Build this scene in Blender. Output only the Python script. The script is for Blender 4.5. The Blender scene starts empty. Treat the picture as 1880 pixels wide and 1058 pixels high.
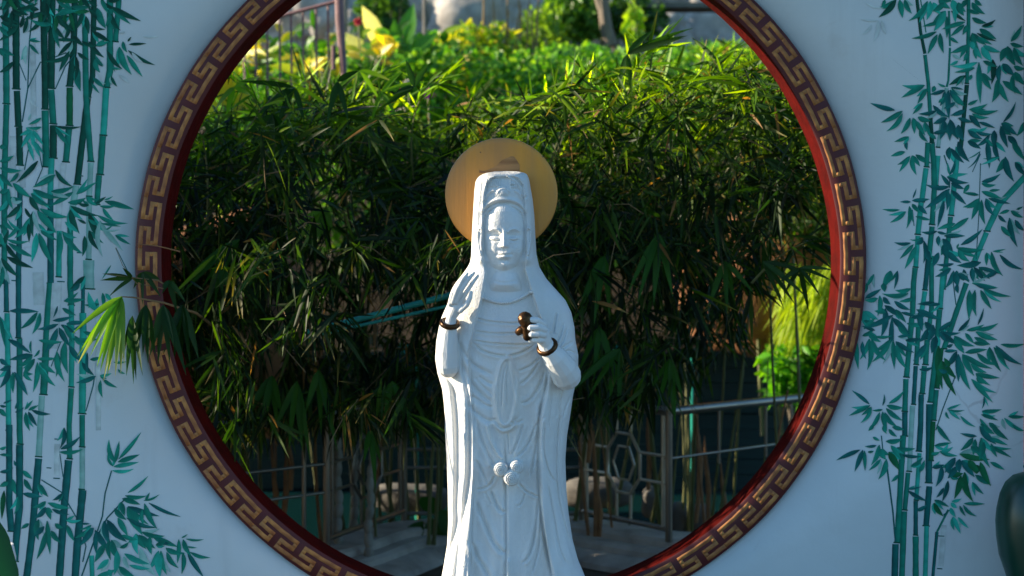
import bpy, math, random
import numpy as np
from mathutils import Vector, noise
random.seed(7); rng = np.random.default_rng(11)
sc = bpy.context.scene
col = sc.collection
R = math.radians
# ------------------------------------------------------------------ camera, world, sun, exposure
CAMY, EYE, F = -5.2, 1.55, 2600.0            # camera stands 5.2 m in front of the wall (wall front face is y = 0)
cam = bpy.data.objects.new('camera', bpy.data.cameras.new('camera')); col.objects.link(cam)
cam.location = (0, CAMY, EYE); cam.rotation_euler = (R(90), 0, 0)
cam.data.sensor_width = 36; cam.data.lens = 36 * F / 1880; cam.data.shift_y = -44 / 1880
cam.data.clip_end = 400; cam.data.clip_start = .05
cam.data.dof.use_dof = True; cam.data.dof.focus_distance = 4.85; cam.data.dof.aperture_fstop = 2.2
sc.camera = cam
SUN_E, SUN_PHI = R(19), R(5)                # low sun from the left, a few degrees behind the wall plane
to_sun = Vector((-math.cos(SUN_E) * math.cos(SUN_PHI), math.cos(SUN_E) * math.sin(SUN_PHI), math.sin(SUN_E)))
w = bpy.data.worlds.new('World'); sc.world = w; w.use_nodes = True
nt = w.node_tree; bg = nt.nodes['Background']
sky = nt.nodes.new('ShaderNodeTexSky'); sky.sky_type = 'NISHITA'; sky.sun_disc = False
sky.sun_elevation = SUN_E; sky.sun_rotation = math.atan2(to_sun.x, to_sun.y); sky.altitude = 50
sky.air_density = 1.0; sky.dust_density = .4; sky.ozone_density = 4.5
tint = nt.nodes.new('ShaderNodeVectorMath'); tint.operation = 'MULTIPLY'; tint.inputs[1].default_value = (.86, 1.03, 1.05)   # crisp cyan-blue evening sky
nt.links.new(sky.outputs[0], tint.inputs[0]); nt.links.new(tint.outputs[0], bg.inputs[0]); bg.inputs[1].default_value = .108
sl = bpy.data.lights.new('sun', 'SUN'); sl.energy = 5.0; sl.angle = R(.53); sl.color = (1, .84, .62)
so = bpy.data.objects.new('sun', sl); col.objects.link(so); so.rotation_euler = to_sun.to_track_quat('Z', 'Y').to_euler()
so.location = to_sun * 30
vs = sc.view_settings; vs.view_transform = 'Standard'; vs.look = 'None'; vs.gamma = 1; vs.use_curve_mapping = False; vs.exposure = 1.15

# ------------------------------------------------------------------ helpers
def S(y): return (y - CAMY) / F
def P(px, py, y):
    s = S(y); return Vector(((px - 940) * s, y, EYE - (py - 485) * s))
def tag(o, label=None, cat=None, group=None, kind=None):
    for k, v in (('label', label), ('category', cat), ('group', group), ('kind', kind)):
        if v: o[k] = v
    return o
def empty(name, loc, label, cat, group=None):
    o = bpy.data.objects.new(name, None); col.objects.link(o); o.location = loc; o.empty_display_size = .1
    bpy.context.view_layer.update()
    return tag(o, label, cat, group)
def link(name, me, mat=None, parent=None):
    o = bpy.data.objects.new(name, me); col.objects.link(o)
    if mat and not me.materials: me.materials.append(mat)
    if parent:
        o.parent = parent
        o.matrix_parent_inverse = parent.matrix_world.inverted() if parent.parent is None else (Mworld(parent)).inverted()
    return o
def Mworld(o):
    from mathutils import Matrix
    return Matrix.Translation(o.location) if o.parent is None else Matrix.Identity(4)
def npmesh(name, v, f, smooth=True, colors=None):
    """v (n,3), f (m,k) fixed-size faces"""
    me = bpy.data.meshes.new(name); v = np.asarray(v, np.float32); f = np.asarray(f, np.int32)
    me.vertices.add(len(v)); me.vertices.foreach_set('co', v.ravel())
    m, k = f.shape
    me.loops.add(m * k); me.loops.foreach_set('vertex_index', f.ravel())
    me.polygons.add(m); me.polygons.foreach_set('loop_start', np.arange(0, m * k, k, dtype=np.int32))
    me.polygons.foreach_set('loop_total', np.full(m, k, np.int32))
    if smooth: me.polygons.foreach_set('use_smooth', np.ones(m, bool))
    me.update(calc_edges=True); me.validate()
    if colors is not None:
        a = me.color_attributes.new('paint', 'FLOAT_COLOR', 'POINT')
        c = np.ones((len(v), 4), np.float32); c[:, :3] = colors; a.data.foreach_set('color', c.ravel())
    return me
class MB:
    """collects simple shapes into one mesh"""
    def __init__(s): s.v = []; s.f = []
    def add(s, v, f):
        o = len(s.v); s.v += [tuple(p) for p in v]; s.f += [tuple(i + o for i in q) for q in f]; return s
    def box(s, c, d, rz=0, bev=0):
        x, y, z = d[0] / 2, d[1] / 2, d[2] / 2; co, si = math.cos(rz), math.sin(rz); v = []
        for a in (-1, 1):
            for b in (-1, 1):
                for e in (-1, 1):
                    X, Y = a * x, b * y; v.append((c[0] + X * co - Y * si, c[1] + X * si + Y * co, c[2] + e * z))
        return s.add(v, [(0, 1, 3, 2), (4, 6, 7, 5), (0, 4, 5, 1), (2, 3, 7, 6), (0, 2, 6, 4), (1, 5, 7, 3)])
    def tube(s, pts, rad, n=10, cap=True):
        pts = [Vector(p) for p in pts]; m = len(pts)
        if not hasattr(rad, '__len__'): rad = [rad] * m
        t0 = (pts[1] - pts[0]).normalized(); up = Vector((0, 0, 1)) if abs(t0.z) < .9 else Vector((1, 0, 0))
        a = t0.cross(up).normalized(); v = []; f = []
        for i, p in enumerate(pts):
            t = (pts[min(i + 1, m - 1)] - pts[max(i - 1, 0)]).normalized()
            a = (a - t * a.dot(t)).normalized(); b = t.cross(a)
            for k in range(n):
                an = 2 * math.pi * k / n; v.append(p + (a * math.cos(an) + b * math.sin(an)) * rad[i])
        for i in range(m - 1):
            for k in range(n):
                k2 = (k + 1) % n; f.append((i * n + k, i * n + k2, (i + 1) * n + k2, (i + 1) * n + k))
        if cap: f.append(tuple(range(n))[::-1]); f.append(tuple((m - 1) * n + k for k in range(n)))
        return s.add(v, f)
    def capsule(s, pts, rad, n=12):
        """tube with rounded ends"""
        pts = [Vector(p) for p in pts]; rad = list(rad)
        d0 = (pts[0] - pts[1]).normalized(); d1 = (pts[-1] - pts[-2]).normalized(); A = []; RA = []
        for a in (85, 60, 30): A.append(pts[0] + d0 * rad[0] * math.sin(R(a))); RA.append(rad[0] * math.cos(R(a)))
        B = []; RB = []
        for a in (30, 60, 85): B.append(pts[-1] + d1 * rad[-1] * math.sin(R(a))); RB.append(rad[-1] * math.cos(R(a)))
        return s.tube(A + pts + B, RA + rad + RB, n)
    def lathe(s, prof, c, n=32):
        v = []; f = []
        for r, z in prof:
            for k in range(n):
                a = 2 * math.pi * k / n; v.append((c[0] + r * math.cos(a), c[1] + r * math.sin(a), c[2] + z))
        for i in range(len(prof) - 1):
            for k in range(n):
                k2 = (k + 1) % n; f.append((i * n + k, i * n + k2, (i + 1) * n + k2, (i + 1) * n + k))
        return s.add(v, f)
    def mesh(s, name, smooth=True, auto=None):
        me = bpy.data.meshes.new(name); me.from_pydata(s.v, [], s.f); me.update()
        if smooth:
            me.polygons.foreach_set('use_smooth', np.ones(len(me.polygons), bool))
            if auto: me.set_sharp_from_angle(angle=R(auto))
        return me
    def build(s, name, mat, parent=None, smooth=True, auto=35):
        return link(name, s.mesh(name, smooth, auto), mat, parent)
def remesh(me, voxel, smooth=4):
    o = bpy.data.objects.new('tmp', me); col.objects.link(o)
    m = o.modifiers.new('r', 'REMESH'); m.mode = 'VOXEL'; m.voxel_size = voxel; m.use_smooth_shade = True
    if smooth: q = o.modifiers.new('s', 'SMOOTH'); q.factor = .5; q.iterations = smooth
    dg = bpy.context.evaluated_depsgraph_get(); r = bpy.data.meshes.new_from_object(o.evaluated_get(dg))
    bpy.data.objects.remove(o); r.polygons.foreach_set('use_smooth', np.ones(len(r.polygons), bool)); return r

# ------------------------------------------------------------------ materials
def mat(name, base, rough=.7, metal=0, noise_amt=.0, noise_scale=6, col2=None, bump=0, bump_scale=60, spec=.5, stretch=None, detail=6):
    m = bpy.data.materials.new(name); m.use_nodes = True; n = m.node_tree; b = n.nodes['Principled BSDF']
    b.inputs['Base Color'].default_value = (*base, 1); b.inputs['Roughness'].default_value = rough; b.inputs['Metallic'].default_value = metal
    b.inputs['Specular IOR Level'].default_value = spec
    tc = n.nodes.new('ShaderNodeTexCoord'); mp = n.nodes.new('ShaderNodeMapping'); n.links.new(tc.outputs['Object'], mp.inputs[0])
    if stretch: mp.inputs['Scale'].default_value = stretch
    if col2:
        nz = n.nodes.new('ShaderNodeTexNoise'); nz.inputs['Scale'].default_value = noise_scale; nz.inputs['Detail'].default_value = detail
        n.links.new(mp.outputs[0], nz.inputs[0]); rp = n.nodes.new('ShaderNodeValToRGB')
        rp.color_ramp.elements[0].position = .5 - .5 * noise_amt; rp.color_ramp.elements[1].position = .5 + .5 * noise_amt
        rp.color_ramp.elements[0].color = (*base, 1); rp.color_ramp.elements[1].color = (*col2, 1)
        n.links.new(nz.outputs[0], rp.inputs[0]); n.links.new(rp.outputs[0], b.inputs['Base Color'])
    if bump:
        nb = n.nodes.new('ShaderNodeTexNoise'); nb.inputs['Scale'].default_value = bump_scale; nb.inputs['Detail'].default_value = 8
        n.links.new(mp.outputs[0], nb.inputs[0]); bp = n.nodes.new('ShaderNodeBump'); bp.inputs['Strength'].default_value = bump
        bp.inputs['Distance'].default_value = .01; n.links.new(nb.outputs[0], bp.inputs['Height']); n.links.new(bp.outputs[0], b.inputs['Normal'])
    return m
def attr_mat(name, rough=.6, transl=0, spec=.5, noise_mul=0, bump=0):
    m = bpy.data.materials.new(name); m.use_nodes = True; n = m.node_tree; b = n.nodes['Principled BSDF']
    a = n.nodes.new('ShaderNodeAttribute'); a.attribute_name = 'paint'; src = a.outputs['Color']
    if noise_mul:
        tc = n.nodes.new('ShaderNodeTexCoord'); nz = n.nodes.new('ShaderNodeTexNoise'); nz.inputs['Scale'].default_value = 30; nz.inputs['Detail'].default_value = 7
        n.links.new(tc.outputs['Object'], nz.inputs[0]); mr = n.nodes.new('ShaderNodeMapRange'); mr.inputs[3].default_value = 1 - noise_mul; mr.inputs[4].default_value = 1 + noise_mul
        n.links.new(nz.outputs[0], mr.inputs[0]); mx = n.nodes.new('ShaderNodeVectorMath'); mx.operation = 'SCALE'
        n.links.new(src, mx.inputs[0]); n.links.new(mr.outputs[0], mx.inputs['Scale']); src = mx.outputs[0]
    n.links.new(src, b.inputs['Base Color']); b.inputs['Roughness'].default_value = rough; b.inputs['Specular IOR Level'].default_value = spec
    if transl:
        t = n.nodes.new('ShaderNodeBsdfTranslucent'); g = n.nodes.new('ShaderNodeVectorMath'); g.operation = 'MULTIPLY'; g.inputs[1].default_value = (1.7, 1.6, .35)
        n.links.new(src, g.inputs[0]); n.links.new(g.outputs[0], t.inputs[0]); mx = n.nodes.new('ShaderNodeMixShader'); mx.inputs[0].default_value = transl
        n.links.new(b.outputs[0], mx.inputs[1]); n.links.new(t.outputs[0], mx.inputs[2]); n.links.new(mx.outputs[0], n.nodes['Material Output'].inputs[0])
    return m
M = {}
def wall_mat():
    m = mat('white_plaster', (.70, .76, .76), .85, noise_amt=.6, noise_scale=1.3, col2=(.62, .69, .68), bump=.25, bump_scale=14)
    n = m.node_tree; b = n.nodes['Principled BSDF']; base = b.inputs['Base Color'].links[0].from_socket
    tc = n.nodes.new('ShaderNodeTexCoord')
    def stains(scale, str_, lo, hi, colr, amt, prev):
        mp = n.nodes.new('ShaderNodeMapping'); mp.inputs['Scale'].default_value = str_; n.links.new(tc.outputs['Object'], mp.inputs[0])
        nz = n.nodes.new('ShaderNodeTexNoise'); nz.inputs['Scale'].default_value = scale; nz.inputs['Detail'].default_value = 8; nz.inputs['Roughness'].default_value = .65
        n.links.new(mp.outputs[0], nz.inputs[0]); mr = n.nodes.new('ShaderNodeMapRange'); mr.inputs[1].default_value = lo; mr.inputs[2].default_value = hi; mr.inputs[4].default_value = amt
        n.links.new(nz.outputs[0], mr.inputs[0]); mx = n.nodes.new('ShaderNodeMix'); mx.data_type = 'RGBA'; n.links.new(mr.outputs[0], mx.inputs[0])
        n.links.new(prev, mx.inputs[6]); mx.inputs[7].default_value = (*colr, 1); return mx.outputs[2]
    s = stains(2.2, (1, 1, 1), .57, .76, (.46, .42, .36), .5, base)
    s = stains(3.5, (1, 1, .10), .54, .74, (.44, .47, .46), .42, s)
    s = stains(.9, (1, 1, 1), .45, .7, (.56, .63, .62), .5, s)
    s = stains(60, (1, 1, 1), .70, .76, (.25, .24, .22), .5, s)
    # hairline cracks and a few scuffs
    nz = n.nodes.new('ShaderNodeTexNoise'); nz.inputs['Scale'].default_value = 3; nz.inputs['Detail'].default_value = 6; n.links.new(tc.outputs['Object'], nz.inputs[0])
    ad = n.nodes.new('ShaderNodeMix'); ad.data_type = 'RGBA'; ad.inputs[0].default_value = .22; n.links.new(tc.outputs['Object'], ad.inputs[6]); n.links.new(nz.outputs[1], ad.inputs[7])
    vo = n.nodes.new('ShaderNodeTexVoronoi'); vo.feature = 'DISTANCE_TO_EDGE'; vo.inputs['Scale'].default_value = 1.1; n.links.new(ad.outputs[2], vo.inputs[0])
    c1 = n.nodes.new('ShaderNodeMapRange'); c1.inputs[1].default_value = .0015; c1.inputs[2].default_value = .006; c1.inputs[3].default_value = 1; c1.inputs[4].default_value = 0; n.links.new(vo.outputs[0], c1.inputs[0])
    n2 = n.nodes.new('ShaderNodeTexNoise'); n2.inputs['Scale'].default_value = 1.7; n.links.new(tc.outputs['Object'], n2.inputs[0])
    c2 = n.nodes.new('ShaderNodeMapRange'); c2.inputs[1].default_value = .5; c2.inputs[2].default_value = .62; c2.inputs[4].default_value = .38; n.links.new(n2.outputs[0], c2.inputs[0])
    mu = n.nodes.new('ShaderNodeMath'); mu.operation = 'MULTIPLY'; n.links.new(c1.outputs[0], mu.inputs[0]); n.links.new(c2.outputs[0], mu.inputs[1])
    mx = n.nodes.new('ShaderNodeMix'); mx.data_type = 'RGBA'; n.links.new(mu.outputs[0], mx.inputs[0]); n.links.new(s, mx.inputs[6]); mx.inputs[7].default_value = (.30, .30, .28, 1); s = mx.outputs[2]
    n.links.new(s, b.inputs['Base Color']); return m
M['wall'] = wall_mat()
M['stone'] = mat('white_marble', (.82, .82, .80), .5, noise_amt=.45, noise_scale=7, col2=(.68, .67, .63), bump=.22, bump_scale=90, spec=.35, stretch=(1, 1, .3))
M['red'] = mat('maroon_lacquer', (.105, .006, .006), .6, noise_amt=.7, noise_scale=9, col2=(.055, .005, .006), bump=0, bump_scale=35)
M['redin'] = mat('red_lacquer_reveal', (.105, .003, .0015), .8, noise_amt=.6, noise_scale=12, col2=(.035, .002, .0015), bump=.5, bump_scale=40, spec=.08)
M['gold'] = mat('gold_fret_paint', (.60, .27, .07), .75, metal=.0, noise_amt=.55, noise_scale=30, col2=(.24, .075, .028), bump=0, bump_scale=80, stretch=(1, 1, 1))
M['paint'] = attr_mat('mural_paint', .8, noise_mul=.35, spec=.25)
M['leaf'] = attr_mat('bamboo_leaf', .5, transl=.45, spec=.28)
M['leaf2'] = attr_mat('broad_leaf', .4, transl=.42, spec=.4)
M['bronze'] = mat('aged_bronze', (.13, .06, .02), .3, metal=.8, noise_amt=.4, noise_scale=30, col2=(.03, .015, .008), bump=.3, bump_scale=90)
M['steel'] = mat('stainless_tube', (.22, .20, .17), .34, metal=.9, noise_amt=.6, noise_scale=12, col2=(.30, .25, .20))
M['kerb'] = mat('weathered_stone', (.62, .55, .46), .85, noise_amt=.6, noise_scale=7, col2=(.26, .22, .18), bump=.7, bump_scale=25)
M['pale'] = mat('pale_stone', (.19, .18, .16), .85, noise_amt=.7, noise_scale=6, col2=(.09, .085, .08), bump=.6, bump_scale=20)
M['rock'] = mat('grey_rock', (.62, .58, .53), .9, noise_amt=.6, noise_scale=6, col2=(.24, .22, .20), bump=1.0, bump_scale=7)
M['orange'] = mat('orange_rock', (.36, .15, .05), .9, noise_amt=.6, noise_scale=4, col2=(.14, .06, .03), bump=.9, bump_scale=12)
M['soil'] = mat('dark_soil', (.05, .035, .022), .95, noise_amt=.6, noise_scale=5, col2=(.09, .06, .035), bump=.8, bump_scale=12)
M['pave'] = mat('grey_paving', (.07, .075, .08), .85, noise_amt=.7, noise_scale=4, col2=(.05, .055, .06), bump=.4, bump_scale=25)
M['culm'] = mat('bamboo_culm', (.16, .17, .05), .5, noise_amt=.7, noise_scale=8, col2=(.09, .10, .03), bump=.2)
M['belly'] = mat('waxy_grey_culm', (.36, .35, .30), .6, noise_amt=.7, noise_scale=14, col2=(.17, .15, .11), bump=.3)
M['twig'] = mat('dry_twig', (.22, .14, .06), .8)
M['sheath'] = mat('dry_sheath', (.36, .17, .06), .8, noise_amt=.6, noise_scale=20, col2=(.18, .09, .04))
M['steel_lit'] = mat('sunlit_lattice_steel', (.75, .66, .52), .35, metal=.7, noise_amt=.6, noise_scale=12, col2=(.5, .42, .32))  # sunlit look of one lattice panel put into a brighter, warmer steel
M['teal2'] = mat('dark_teal_board', (.004, .035, .035), .4, noise_amt=.6, noise_scale=7, col2=(.002, .012, .014), stretch=(.3, 1, 3))
M['teal'] = mat('teal_painted_metal', (.02, .42, .32), .4, noise_amt=.5, noise_scale=12, col2=(.015, .26, .22))
M['rust'] = mat('mauve_painted_iron', (.26, .12, .12), .6, noise_amt=.6, noise_scale=20, col2=(.14, .07, .06), bump=.3)
M['bark'] = mat('grey_bark', (.30, .25, .19), .9, noise_amt=.6, noise_scale=14, col2=(.12, .09, .07), bump=.8, stretch=(1, 1, .2))
M['glaze'] = mat('dark_green_glaze', (.006, .05, .03), .3, noise_amt=.5, noise_scale=6, col2=(.004, .03, .02))
M['pot'] = mat('white_glazed_pot', (.72, .74, .76), .25)
M['tile'] = mat('green_roof_tile', (.05, .16, .09), .4, noise_amt=.6, noise_scale=8, col2=(.03, .09, .06))
M['redflower'] = mat('red_petals', (.75, .02, .03), .6); M['pinkflower'] = mat('magenta_petals', (.70, .02, .28), .6)
M['creamflower'] = mat('cream_petals', (.75, .70, .45), .6)
def water():
    m = mat('pond_water', (.004, .03, .03), .06, bump=.35, bump_scale=5, stretch=(1, 2.5, 1)); return m
M['water'] = water()
def halo_mat():
    m = mat('gold_brown_disc', (.42, .20, .07), .4, metal=.25, noise_amt=.4, noise_scale=9, col2=(.72, .30, .03), bump=.25, bump_scale=60, stretch=(1, 1, .10))
    n = m.node_tree; b = n.nodes['Principled BSDF']; base = b.inputs['Base Color'].links[0].from_socket
    tc = n.nodes.new('ShaderNodeTexCoord'); nz = n.nodes.new('ShaderNodeTexNoise'); nz.inputs['Scale'].default_value = 30; nz.inputs['Detail'].default_value = 3
    n.links.new(tc.outputs['Object'], nz.inputs[0]); mr = n.nodes.new('ShaderNodeMapRange'); mr.inputs[1].default_value = .73; mr.inputs[2].default_value = .76; n.links.new(nz.outputs[0], mr.inputs[0])
    mx = n.nodes.new('ShaderNodeMix'); mx.data_type = 'RGBA'; n.links.new(mr.outputs[0], mx.inputs[0]); n.links.new(base, mx.inputs[6]); mx.inputs[7].default_value = (.10, .05, .03, 1)
    n.links.new(mx.outputs[2], b.inputs['Base Color']); return m
M['halo'] = halo_mat()
M['smear'] = mat('brown_glue_smear', (.20, .075, .015), .5, noise_amt=.35, noise_scale=8, col2=(.46, .22, .07), stretch=(1, 1, 7))

# ------------------------------------------------------------------ ground
GX, GZ, T = (919 - 940) * S(0), EYE - (484 - 485) * S(0), .112       # gate centre, wall thickness
def sheet(name, x0, x1, y0, y1, z, m, nx=2, ny=2, fz=None, kind='structure'):
    xs = np.linspace(x0, x1, nx); ys = np.linspace(y0, y1, ny); X, Y = np.meshgrid(xs, ys)
    Z = np.full_like(X, z) if fz is None else fz(X, Y)
    v = np.stack([X, Y, Z], -1).reshape(-1, 3); i = np.arange((ny - 1) * nx).reshape(ny - 1, nx)[:, :-1].ravel()
    return tag(link(name, npmesh(name, v, np.stack([i, i + 1, i + nx + 1, i + nx], 1)), m), kind=kind)
def pn(X, Y, sc_, seed=0):
    return np.array([noise.noise(Vector((a * sc_ + seed, b * sc_, seed))) for a, b in zip(X.ravel(), Y.ravel())]).reshape(X.shape)
sheet('ground', -120, 120, -60, 150, -.35, M['soil'])
sheet('pavement', -9, 9, -9, -.0, .0, M['pave'])
def hillz(X, Y):
    t = np.clip((Y - 5.4) / 3.6, 0, 1)
    return -.3 + 3.4 * t ** .9 + .25 * pn(X, Y, .9, 3) * np.clip((Y - 5.6), 0, 1) + np.clip(Y - 9, 0, 40) * .25
sheet('hillside', -16, 16, 5.3, 40, 0, M['soil'], 70, 90, hillz)
sheet('pond_water', -6, 6, 2.75, 5.8, -.12, M['water'])
sheet('terrace_ground', -5, 5, .15, 2.74, .0, M['soil'])
# ------------------------------------------------------------------ moon-gate wall
wall = empty('moon_gate_wall', (0, 0, 0), 'white plaster wall with round moon gate opening and teal bamboo painted on it', 'wall')
RO, RI, NSEG = 669 * .002, 621 * .002, 180
def wall_mesh():
    x0, x1, z0, z1 = -3.7, 3.7, 0.0, 3.15; v = []; f = []; rings = 5; NS = 240
    def edge(a):
        c, s = math.cos(a), math.sin(a); t = 1e9
        if c > 1e-9: t = min(t, (x1 - GX) / c)
        if c < -1e-9: t = min(t, (x0 - GX) / c)
        if s > 1e-9: t = min(t, (z1 - GZ) / s)
        if s < -1e-9: t = min(t, (z0 - GZ) / s)
        return t
    r0 = RO - .02
    corners = sorted([math.atan2(z - GZ, x - GX) for x in (x0, x1) for z in (z0, z1)])
    an = sorted([2 * math.pi * k / NS - math.pi for k in range(NS)] + corners); n = len(an)
    for yy in (0, T):
        for j in range(rings + 1):
            for a in an:
                r = r0 + (edge(a) - r0) * j / rings; v.append((GX + r * math.cos(a), yy, GZ + r * math.sin(a)))
    o = n * (rings + 1)
    for j in range(rings):
        for k in range(n):
            k2 = (k + 1) % n
            f.append((j * n + k, j * n + k2, (j + 1) * n + k2, (j + 1) * n + k))
            f.append((o + j * n + k, o + (j + 1) * n + k, o + (j + 1) * n + k2, o + j * n + k2))
    for k in range(n):
        k2 = (k + 1) % n; a = rings * n
        f.append((a + k, a + k2, o + a + k2, o + a + k)); f.append((k, o + k, o + k2, k2))
    return npmesh('plaster', v, f, smooth=False)
link('plaster', wall_mesh(), M['wall'], wall)
def ringband():
    """moulded band: profile (radius, y) swept round the gate, front and back faces a little proud of the plaster"""
    v = []; f = []; prof = [(RO - .018, .001), (RO, -.004), (RO, -.016), (RO - .006, -.022), (RI + .006, -.022), (RI, -.017)]
    n = len(prof)
    for k in range(NSEG * 2):
        a = math.pi * k / NSEG; rr = 1 + .0007 * math.sin(a * 9 + 1) + .0004 * math.sin(a * 23)
        for r, y in prof: v.append((GX + r * rr * math.cos(a), y, GZ + r * rr * math.sin(a)))
    N = NSEG * 2
    for k in range(N):
        for j in range(n - 1):
            f.append((k * n + j, ((k + 1) % N) * n + j, ((k + 1) % N) * n + j + 1, k * n + j + 1))
    return npmesh('gate_band', v, f)
bd = link('gate_band', ringband(), M['red'], wall)
def reveal():
    v = []; f = []; ys = np.linspace(-.017, T + .02, 7); n = len(ys) + 1; N = NSEG * 2
    for k in range(N):
        a = math.pi * k / NSEG; rr = 1 + .0007 * math.sin(a * 9 + 1) + .0004 * math.sin(a * 23)
        for y in ys: v.append((GX + RI * rr * math.cos(a), y, GZ + RI * rr * math.sin(a)))
        v.append((GX + (RO) * math.cos(a), T + .02, GZ + (RO) * math.sin(a)))
    for k in range(N):
        for j in range(n - 1): f.append((k * n + j, ((k + 1) % N) * n + j, ((k + 1) % N) * n + j + 1, k * n + j + 1))
    me = npmesh('reveal', v, f); me.set_sharp_from_angle(angle=R(40)); return me
link('gate_reveal', reveal(), M['redin'], wall)
# gold fret: one full meander period, 44 round the gate
NF = 44; PER = 2 * math.pi / NF
def fret():
    rm, ro, ri, hw = 645.5 * .002, 659.5 * .002, 631.5 * .002, 3.9 * .002
    h = PER / 2; g = .31 * h      # s = along (angle fraction), hooks
    # centreline in (angle, radius): outer bar -> hook to mid -> back -> inner bar -> hook -> back
    pts = [(-.80 * h, ro), (.80 * h, ro), (.80 * h, rm), (.26 * h, rm), (.26 * h, ri), (1.80 * h, ri), (1.80 * h, rm), (1.20 * h, rm), (1.20 * h, ro), ]
    pts = [(0 * h, ro), (.78 * h, ro), (.78 * h, rm), (.22 * h, rm), (.22 * h, ri), (1.78 * h, ri), (1.78 * h, rm), (1.22 * h, rm), (1.22 * h, ro), (2.0 * h, ro)]
    v = []; f = []
    hwA = hw / (645 * .002)
    def quad(a0, a1, r0, r1):
        n = max(1, int(abs(a1 - a0) / .02)); o = len(v)
        for i in range(n + 1):
            a = a0 + (a1 - a0) * i / n; j = .0006 * math.sin(a * 190)
            for (r, y) in ((r0 + j, -.0215), (r0 + j, -.0226), (r1 + j, -.0226), (r1 + j, -.0215)): v.append((GX + r * math.cos(a), y, GZ + r * math.sin(a)))
        for i in range(n):
            for k in range(3): f.append((o + i * 4 + k, o + i * 4 + 4 + k, o + i * 4 + 5 + k, o + i * 4 + 1 + k))
        f.append((o, o + 1, o + 2, o + 3)); e = o + n * 4; f.append((e + 3, e + 2, e + 1, e))
    n = len(pts)
    for i in range(n - 1):
        (a0, r0), (a1, r1) = pts[i], pts[i + 1]
        if abs(r0 - r1) < 1e-9:
            lo, hi = min(a0, a1), max(a0, a1)
            quad(lo - (hwA if (0 < i or lo == a1) and lo > 1e-6 else 0), hi + (hwA if hi < 2 * h - 1e-6 else 0), r0 - hw, r0 + hw)
        else:
            quad(a0 - hwA, a0 + hwA, min(r0, r1) + hw, max(r0, r1) - hw)
    return npmesh('fret_motif', v, f, smooth=False)
fm = fret()
from mathutils import Matrix
for k in range(NF):
    o = link('fret_motif', fm, M['gold'])
    a = -k * PER + PER * .30
    Mx = Matrix.Translation((GX, 0, GZ)) @ Matrix.Rotation(a, 4, 'Y') @ Matrix.Translation((-GX, 0, -GZ))
    o.parent = wall; o.matrix_world = Mx
# unseen tiled eave on the wall, its overhang added to darken the top
cp = MB()
cp.box((0, -.21, 3.20), (7.3, .76, .06)); cp.box((0, -.235, 3.255), (7.3, .83, .045)); cp.build('shade_coping', M['wall'], wall, smooth=False)
tb = MB()
tb.box((0, T / 2 - .02, 3.36), (7.3, .10, .16))
ridge = tb.build('shade_coping_ridge', M['tile'], wall, smooth=False)
tm = MB()
tm.tube([(0, T / 2 - .04, 3.42), (0, -.66, 3.30)], .036, 8)
tme = tm.mesh('shade_coping_tile')
for i in range(88):
    o = link('shade_coping_tile', tme, M['tile'], wall); o.location.x = -3.61 + i * .083

# ------------------------------------------------------------------ painted bamboo mural (flat paint on the plaster)
PAL = {'d': ((.002, .045, .030), (.003, .12, .075)), 'm': ((.004, .14, .10), (.010, .30, .20)), 't': ((.010, .28, .20), (.03, .48, .36)),
       'l': ((.16, .40, .33), (.36, .56, .50)), 'g': ((.003, .09, .035), (.006, .19, .07)), 'f': ((.50, .59, .56), (.60, .67, .65)), 'b': ((.003, .075, .075), (.006, .19, .16))}
layer = [0]
def leafgeo(b, t, wd, tone, v, f, c, bend=None):
    b = np.array(b, float); t = np.array(t, float); d = t - b; L = np.hypot(*d)
    if L < 3: return
    n = np.array([-d[1], d[0]]) / L
    if bend is None: bend = random.uniform(-.07, .07) + (.05 if n[1] < 0 else -.05)
    t = b + d * 1.06; d = t - b; layer[0] += 1; y = -.0010 - (layer[0] % 420) * 6e-6
    c0, c1 = PAL[tone]; q = random.uniform(-.15, .25); c0 = np.array(c0) * (1 + q); c1 = np.array(c1) * (1 + q); flip = random.random() < .5
    o = len(v); N = 9
    for i in range(N):
        u = i / (N - 1); wdt = wd * .5 * float(np.interp(u, [0, .1, .25, .42, .6, .8, .93, 1], [.12, .55, .92, 1, .86, .48, .18, 0]))
        m = b + d * u + n * bend * L * math.sin(math.pi * u) * -1
        for j, sd in enumerate((-1, -.15, 1)):
            q = m + n * wdt * sd; p = P(q[0], q[1], 0); v.append((p.x, y, p.z))
            k = (u * .55 + (.45 if (sd > 0) != flip else 0)) * random.uniform(.75, 1.1); c.append(c0 * (1 - k) + c1 * k)
    for i in range(N - 1):
        for j in range(2): f.append((o + i * 3 + j, o + i * 3 + j + 1, o + i * 3 + j + 4, o + i * 3 + j + 3))
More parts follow.
